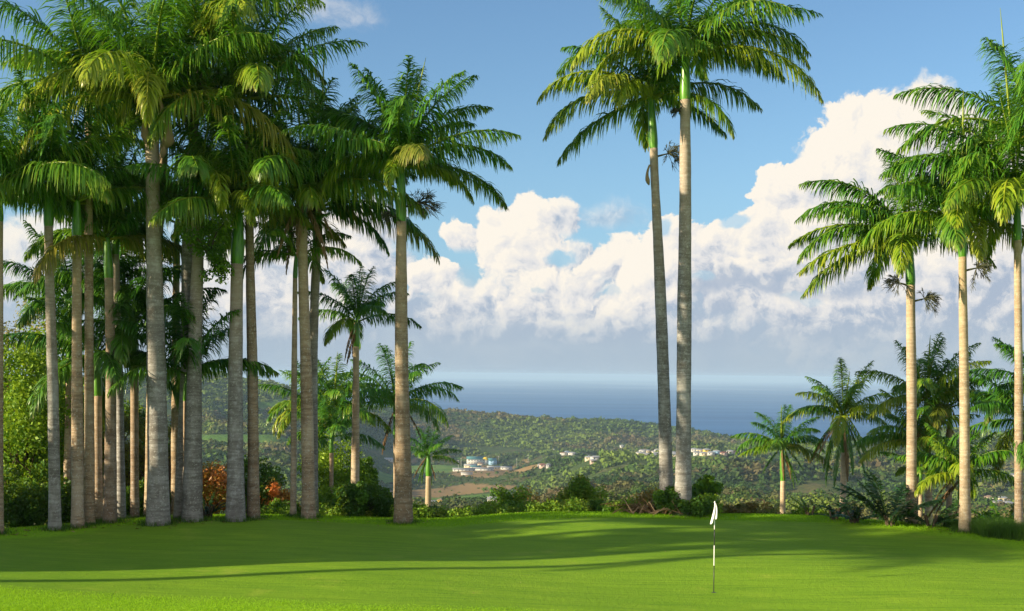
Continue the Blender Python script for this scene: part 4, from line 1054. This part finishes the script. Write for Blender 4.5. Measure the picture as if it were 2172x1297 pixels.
# weeds at the right edge and behind the crest
mb = MB(); n = 42000
X = rg.uniform(14.8, 21, n); Y = crest(X, 41.) + rg.uniform(0.1, 5.0, n); k = vnoise(X, Y, 1.2, 3) + (X - 14.8) * .1 > 0.05; X, Y = X[k], Y[k]
blades(mb, X, Y, lawn_z(X, Y), 0.42 * (1 + 1.9 * vnoise(X, Y, .9, 2)), 0.007, rg, 0.45, 1.1)
tag(mb.build('weeds', M_WEED), 'long weedy grass at the foot of the right edge palms', 'weeds', kind='stuff')
mb = MB(); n = 60000
X = rg.uniform(-24, 22, n); Y = crest(X, 44.) + rg.uniform(5.0, 16.0, n); k = vnoise(X, Y, 2.0, 3) > -0.12; X, Y = X[k], Y[k]
blades(mb, X, Y, lawn_z(X, Y), 0.65 * (1 + 1.2 * vnoise(X, Y, 1.4, 2)), 0.016, rg, 0.35, 0.7)
tag(mb.build('slope_undergrowth', M_WEED), 'tall undergrowth on the slope behind the green', 'undergrowth', kind='stuff')

# ================================================================ the valley: buildings first, then the woods round them
def roof_mesh(mb, w, d, z, rise, over, kind, c=None):
    w2, d2 = w / 2 + over, d / 2 + over
    if kind == 'flat':
        mb.box((-w2, -d2, z), (w2, d2, z + 0.35), c); return
    k = w2 * (0.45 if kind == 'hip' else 1.0)
    v = [(-w2, -d2, z), (w2, -d2, z), (w2, d2, z), (-w2, d2, z), (-k, 0, z + rise), (k, 0, z + rise)]
    mb.add(v, [(0, 1, 5, 4), (2, 3, 4, 5), (3, 0, 4, 4), (1, 2, 5, 5)], c)
    mb.add([(a, b, z - 0.02) for a, b, _ in v[:4]], [(3, 2, 1, 0)], c)
MW = {k: plain('wall_' + k, c, .8, .2, .06, .5) for k, c in dict(white=(.48, .47, .45), cream=(.55, .48, .34), pink=(.48, .36, .30), yellow=(.55, .40, .08), blue=(.28, .45, .62), grey=(.42, .42, .41)).items()}
MR = {k: plain('roof_' + k, c, .6, .3, .12, .4) for k, c in dict(teal=(.07, .19, .20), grey=(.24, .25, .26), white=(.36, .37, .38), red=(.28, .12, .08), yellow=(.55, .42, .03), dark=(.12, .12, .13), brown=(.30, .20, .13)).items()}
M_WIN = plain('window_glass', (.03, .04, .05), .15, .6)
HOUSES = []
def house(label, px, py, w, d, h, wall='white', roof='grey', kind='gable', rise=None, rot=0.0, group=None, name='house', cat='house', win=True, over=0.5, at=None, floors=1):
    p = hit(px, py) if at is None else at
    if p is None: return
    if name == 'house': w, d, h = w * .58, d * .75, h * .72
    zc = min(float(land_z(p[0] + a * w / 2, p[1] + b * d / 2)) for a in (-1, 1) for b in (-1, 1)); zt = p[2]
    root = thing(name, label, cat, (p[0], p[1], zt), group); root.rotation_euler = (0, 0, R(rot))
    mb = MB(); mb.box((-w / 2, -d / 2, min(zc - zt, 0) - 1.0), (w / 2, d / 2, h))
    if kind == 'gable':                                            # gable triangles of the wall
        rs = rise or w * .2
        mb.add([(-w / 2, -d / 2, h), (-w / 2, d / 2, h), (-w / 2, 0, h + rs * .92), (-w / 2, 0, h + rs * .92)], [(0, 1, 2, 3)])
        mb.add([(w / 2, -d / 2, h), (w / 2, d / 2, h), (w / 2, 0, h + rs * .92), (w / 2, 0, h + rs * .92)], [(0, 1, 2, 3)])
    o = mb.build('wall', MW[wall], None); o.parent = root
    mb = MB(); roof_mesh(mb, w, d, h + 0.03, rise or d * .20, over, kind); o = mb.build('roof', MR[roof], None); o.parent = root
    if win:
        nw = max(2, int(w / 5)); fh = h / floors
        for f in range(floors):
            for i in range(nw):
                x = -w / 2 + w * (i + .5) / nw; mb = MB(); z0 = f * fh + fh * .35
                mb.box((x - .7, -d / 2 - .06, z0), (x + .7, -d / 2 - .01, z0 + fh * .4)); o = mb.build('window', M_WIN, None); o.parent = root
    HOUSES.append((p[0], p[1], max(w, d) * .62)); return root
SCH = 'school buildings on the valley floor'
house('large cream hall with teal roof, left of the yellow gabled one', 1009, 985, 30, 16, 8.5, 'white', 'teal', 'gable', 4.5, 8, SCH, 'hall', 'building', floors=2)
house('yellow gable fronted hall in the middle of the school', 1031, 984, 18, 11, 6, 'white', 'yellow', 'gable', 5, 70, SCH, 'hall', 'building')
house('hall with blue teal roof right of the yellow gable', 1044, 985, 13, 16, 6, 'blue', 'teal', 'gable', 4, 10, SCH, 'hall', 'building', floors=2)
house('long low grey roofed school block, leftmost in front', 984, 1000, 34, 9, 3.2, 'white', 'grey', 'gable', 1.8, 4, SCH, 'school_block', 'building')
house('pale school block just below the large cream hall', 997, 993, 18, 10, 4, 'cream', 'white', 'gable', 2, -5, SCH, 'school_block', 'building')
house('low teal roofed block between the two front school blocks', 1009, 996, 16, 9, 4, 'grey', 'teal', 'gable', 2, 5, SCH, 'school_block', 'building')
house('long low white school block in front of the yellow gable', 1028, 999, 28, 8, 3.2, 'white', 'grey', 'gable', 1.6, -3, SCH, 'school_block', 'building')
house('low pale school block at the right end of the front', 1047, 996, 20, 8, 3.4, 'cream', 'white', 'gable', 1.6, 12, SCH, 'school_block', 'building')
house('small grey roofed shed at the far right of the school', 1074, 996, 17, 8, 3.2, 'grey', 'grey', 'gable', 1.6, -6, SCH, 'shed', 'building')
house('small cream store in front of the large cream hall', 1019, 990, 9, 8, 4.5, 'cream', 'brown', 'hip', 2, 0, SCH, 'store', 'building')
house('long narrow pale shed on the far field left of the lone palm', 830, 979, 55, 9, 4, 'white', 'white', 'gable', 2, -8, None, 'long_shed', 'building')
house('pale low farm building near the front of the school field', 990, 1008, 16, 7, 3, 'white', 'white', 'flat', 1, 5, None, 'farm_building', 'building', win=False)
V1 = 'bright houses in the near valley'
for a in (('white roofed house leftmost in the near valley row', 920, 1070, 12, 9, 4, 'white', 'grey', 'hip', 10), ('orange yellow house second in the near valley row', 934, 1068, 9, 8, 5, 'yellow', 'brown', 'gable', 80),
          ('pale blue house third in the near valley row', 949, 1070, 9, 8, 4.5, 'blue', 'white', 'hip', -10), ('small yellow house between the blue and cream ones', 957, 1068, 7, 7, 4.5, 'yellow', 'red', 'gable', 20),
          ('cream house with brown roof, fifth in the near valley row', 967, 1070, 12, 9, 4.5, 'cream', 'brown', 'hip', 5), ('tiny white house right of the cream one, half in trees', 983, 1070, 7, 7, 4, 'white', 'white', 'hip', 0),
          ('pale pink house alone right of the near valley row', 1009, 1073, 9, 8, 4.5, 'pink', 'white', 'hip', -20), ('white house with grey blue roof at the right end of the near valley', 1052, 1070, 16, 9, 4.5, 'white', 'grey', 'gable', -8)):
    house(a[0], a[1], a[2], a[3], a[4], a[5], a[6], a[7], a[8], None, a[9], V1)
V2 = 'white houses at the foot of the far ridge'
hs = [(1196, 965, 22, 'white', 'brown'), (1203, 962, 14, 'blue', 'grey'), (1213, 966, 20, 'white', 'white'), (1243, 971, 18, 'white', 'white'), (1249, 976, 16, 'cream', 'white'), (1264, 976, 20, 'white', 'white'),
      (1258, 983, 12, 'pink', 'white'), (1152, 992, 16, 'pink', 'red'), (1163, 992, 9, 'white', 'grey'), (1145, 992, 8, 'white', 'white'), (1176, 958, 8, 'white', 'white'), (1319, 950, 12, 'white', 'white')]
nm = ['brown roofed house, leftmost of the upper white group', 'pale blue house behind the upper white group', 'long white house right of the upper group', 'white house in the lower group, furthest left', 'cream house in front of the lower group',
      'white house at the right end of the lower group', 'small pink white house below the lower group', 'pink house with red roof right of the school sand bank', 'small white house beside the red roofed pink one', 'tiny white hut left of the red roofed pink house',
      'single tiny white house left of the upper group', 'single white dome-like house under the far ridge']
for (px, py, w, wl, rf), lb in zip(hs, nm): house(lb, px, py, w, 9, 4.5, wl, rf, 'hip', None, (px * 7) % 30 - 15, V2)
V3 = 'white village houses behind the central pair'
rg = np.random.default_rng(21)
desc = ['left end', 'upper left', 'lower left', 'middle row, white roof', 'middle row, grey roof', 'lower middle', 'upper right', 'beside the curved palm trunk', 'touching the curved trunk at its left', 'lowest row', 'between the two central trunks, upper', 'between the two central trunks, lower']
vs = [(1357, 966), (1363, 962), (1360, 968), (1369, 968), (1374, 961), (1377, 969), (1388, 963), (1391, 968), (1395, 961), (1383, 972), (1428, 965), (1431, 970)]
for (px, py), ds in zip(vs, desc): house('white village house, ' + ds, px, py, rg.uniform(14, 24), 10, rg.uniform(4, 7), rg.choice(['white', 'white', 'cream']), 'white' if 'white roof' in ds else 'grey' if 'grey roof' in ds else str(rg.choice(['white', 'grey'])), 'hip', None, rg.uniform(-20, 20), V3, floors=1)
V4 = 'coastal houses right of the central pair'
vs = [(1472, 958, 'white', 'white', 'white coastal house beside the straight palm trunk'), (1484, 960, 'cream', 'cream', 'cream coastal house second from the straight palm trunk'), (1478, 965, 'white', 'grey', 'grey roofed coastal house in the lower left'),
      (1492, 966, 'cream', 'white', 'wide cream coastal house in the lower row'), (1499, 960, 'yellow', 'white', 'yellowish coastal house in the upper row'), (1508, 965, 'white', 'white', 'white coastal house right of the wide cream one'),
      (1520, 963, 'blue', 'white', 'pale blue coastal house at the right'), (1534, 966, 'pink', 'red', 'red roofed coastal house further right'), (1548, 962, 'white', 'white', 'last white coastal house before the short palm'),
      (1556, 964, 'pink', 'red', 'pink coastal house nearest the short palm')]
for px, py, wl, rf, lb in vs: house(lb, px, py, 17, 10, 4.5, wl, 'white' if rf == 'cream' else rf, 'hip', None, (px * 5) % 30 - 15, V4)
V5 = 'houses in the valley at the right edge'
vs = [(2100, 1062, 14, 'cream', 'brown', 'brown roofed house above the others at right'), (2105, 1070, 12, 'white', 'white', 'white house left in the lower right valley'), (2118, 1074, 13, 'white', 'grey', 'grey roofed house middle of the lower right valley'),
      (2126, 1064, 13, 'cream', 'white', 'cream house under the edge palm fronds'), (2135, 1077, 15, 'white', 'white', 'wide white house closest to the edge palm trunk'), (2143, 1070, 12, 'white', 'brown', 'brown roofed white house by the edge palm trunk'),
      (2095, 1080, 10, 'pink', 'white', 'small pink house lowest in the right valley'), (2078, 1078, 10, 'white', 'white', 'small white house nearest the middle right trunk'),
      (2137, 1008, 22, 'white', 'white', 'long white house high on the right hillside'), (2150, 1012, 18, 'white', 'grey', 'grey roofed house beside the long one on the right hillside'), (2115, 1025, 9, 'white', 'white', 'tiny white house on the right hillside'),
      (2052, 1040, 9, 'cream', 'white', 'tiny cream house right behind the middle right trunk')]
for px, py, w, wl, rf, lb in vs: house(lb, px, py, w, 9, 4.2, wl, rf, 'hip', None, (px * 7) % 40 - 20, V5)
# lamp masts by the school pitch
M_MAST = plain('mast_metal', (.45, .45, .45), .5, .4)
for i, (px, py, lb) in enumerate(((972, 994, 'tall thin lamp mast left of the school'), (978, 990, 'lamp mast just left of the large cream hall'), (1057, 984, 'lamp mast at the left corner of the pitch'), (1096, 990, 'lamp mast in the middle of the pitch'),
                                  (1120, 982, 'lamp mast at the right corner of the pitch'))):
    p = hit(px, py); root = thing('lamp_mast', lb, 'lamp mast', p, 'lamp masts round the pitch')
    mb = MB(); mb.tube([p - [0, 0, 1], p + [0, 0, 6], p + [0, 0, 12]], [.30, .24, .16], 6); mb.build('pole', M_MAST, root)
    mb = MB(); mb.box(p + [-1.1, -.2, 11.9], p + [1.1, .2, 12.6]); mb.build('lamp_head', MW['white'], root)

# ---------------------------------------------------------------- woods: leafy crowns all over the land
def woods(name, n, dlo, dhi, quads, rlo, rhi, seed, label, leaf=0.55, power=1.6, seg=False):
    rg = np.random.default_rng(seed)
    m = int(n * 2.3)
    Y = (dlo ** (2 - power) + (dhi ** (2 - power) - dlo ** (2 - power)) * rg.random(m)) ** (1 / (2 - power)) if power != 2 else dlo * (dhi / dlo) ** rg.random(m)
    X = rg.uniform(-0.50, 0.50, m) * Y
    Z = land_z(X, Y); gm_, bm_ = field_mask(X, Y)
    fl = flatness(CX + FPX * X / Y, Y)
    k = ~(gm_ | bm_) & (Z > -167.0) & ((rg.random(m) > fl * 0.72) | (Y > 2300))
    k &= vnoise(X, Y, 75, 3) + 0.5 * vnoise(X, Y, 23, 1) > -0.30
    k |= (gm_ | bm_) & (rg.random(m) < 0.02) & (Z > -167)
    for hx, hy, hr in HOUSES: k &= ~((abs(X - hx) < hr * 1.0) & (Y < hy + hr) & (Y > hy - hr * 2.6))
    X, Y, Z = X[k][:n], Y[k][:n], Z[k][:n]; n = len(X); fl = fl[k][:n]
    r = (1 - 0.45 * fl) * rg.uniform(rlo, rhi, n) * (0.65 + 1.1 * rg.random(n) ** 3); h = r * rg.uniform(0.45, 1.05, n)
    d = rg.normal(0, 1, (n, quads, 3)); d[..., 2] = np.abs(d[..., 2]) * 1.0 - 0.15; d /= np.linalg.norm(d, axis=2)[..., None]
    lob = 1 + 0.28 * np.sin(d[..., 0] * 5 + rg.uniform(0, 6, (n, 1))) * np.sin(d[..., 1] * 5 + d[..., 2] * 4 + rg.uniform(0, 6, (n, 1)))
    p = np.stack([X, Y, Z + h * 0.35], -1)[:, None, :] + d * np.stack([r, r, h], -1)[:, None, :] * (lob * rg.uniform(0.75, 1.05, (n, quads)))[..., None]
    nn = d * 0.9 + rg.normal(0, 0.38, d.shape); nn /= np.linalg.norm(nn, axis=2)[..., None]
    a = np.cross(nn, rg.normal(0, 1, d.shape)); a /= np.linalg.norm(a, axis=2)[..., None]; b = np.cross(nn, a)
    s = (r[:, None] * leaf * rg.uniform(0.6, 1.3, (n, quads)))[..., None]
    v = np.stack([p - a * s, p + b * s * .7, p + a * s, p - b * s * .7], 2)
    t = 0.52 + 1.1 * vnoise(X, Y, 230, 4) + 0.6 * vnoise(X, Y, 60, 0) + rg.normal(0, 0.09, n); dr = np.clip((vnoise(X, Y, 120, 2) + 0.5 * vnoise(X, Y, 37, 0)) * 1.9 + rg.normal(-0.15, 0.22, n), 0, 0.95)
    c = np.zeros((n, quads, 4, 3)); c[..., 0] = np.clip(t[:, None] + rg.normal(0, .10, (n, quads)), 0, 1)[..., None]; c[..., 1] = np.clip(dr[:, None] + rg.normal(0, .05, (n, quads)), 0, 1)[..., None]
    mb = MB(); mb.add(v.reshape(-1, 3), np.arange(n * quads * 4).reshape(-1, 4), c.reshape(-1, 3))
    tag(mb.build(name, M_WOOD), label, 'woods', kind='stuff')
woods('slope_woods', 1500, 75, 380, 330, 1.6, 3.6, 31, 'bushy woods on the slope below the green', leaf=0.16, power=1.0)
woods('valley_woods', 3600, 360, 720, 290, 2.2, 4.2, 32, 'mixed green and brown woods on the lower slopes', leaf=0.13, power=1.0)
woods('plain_woods', 9500, 720, 1150, 120, 2.2, 4.4, 34, 'mixed green and brown woods in the valley', leaf=0.20, power=1.0)
woods('hill_woods', 84000, 1150, 3200, 14, 2.2, 4.6, 33, 'far woods covering the hills down to the sea', leaf=0.50, power=0.7)

# ---------------------------------------------------------------- haze over land and sea
HAZE = 6.0e-5
mb = MB(); mb.box((-61000, -400, -173.0 - 20), (61000, 47000, 24.0))
m, nt, g = newmat('haze')
pv = g.n('ShaderNodeVolumePrincipled'); pv.inputs['Color'].default_value = (0.50, 0.72, 1.0, 1); pv.inputs['Density'].default_value = HAZE; pv.inputs['Anisotropy'].default_value = 0.0
ow = nt.nodes.new('ShaderNodeOutputMaterial'); nt.links.new(pv.outputs[0], ow.inputs['Volume'])
tag(mb.build('haze', m), 'thin pale haze over valley and sea', 'haze', kind='stuff')
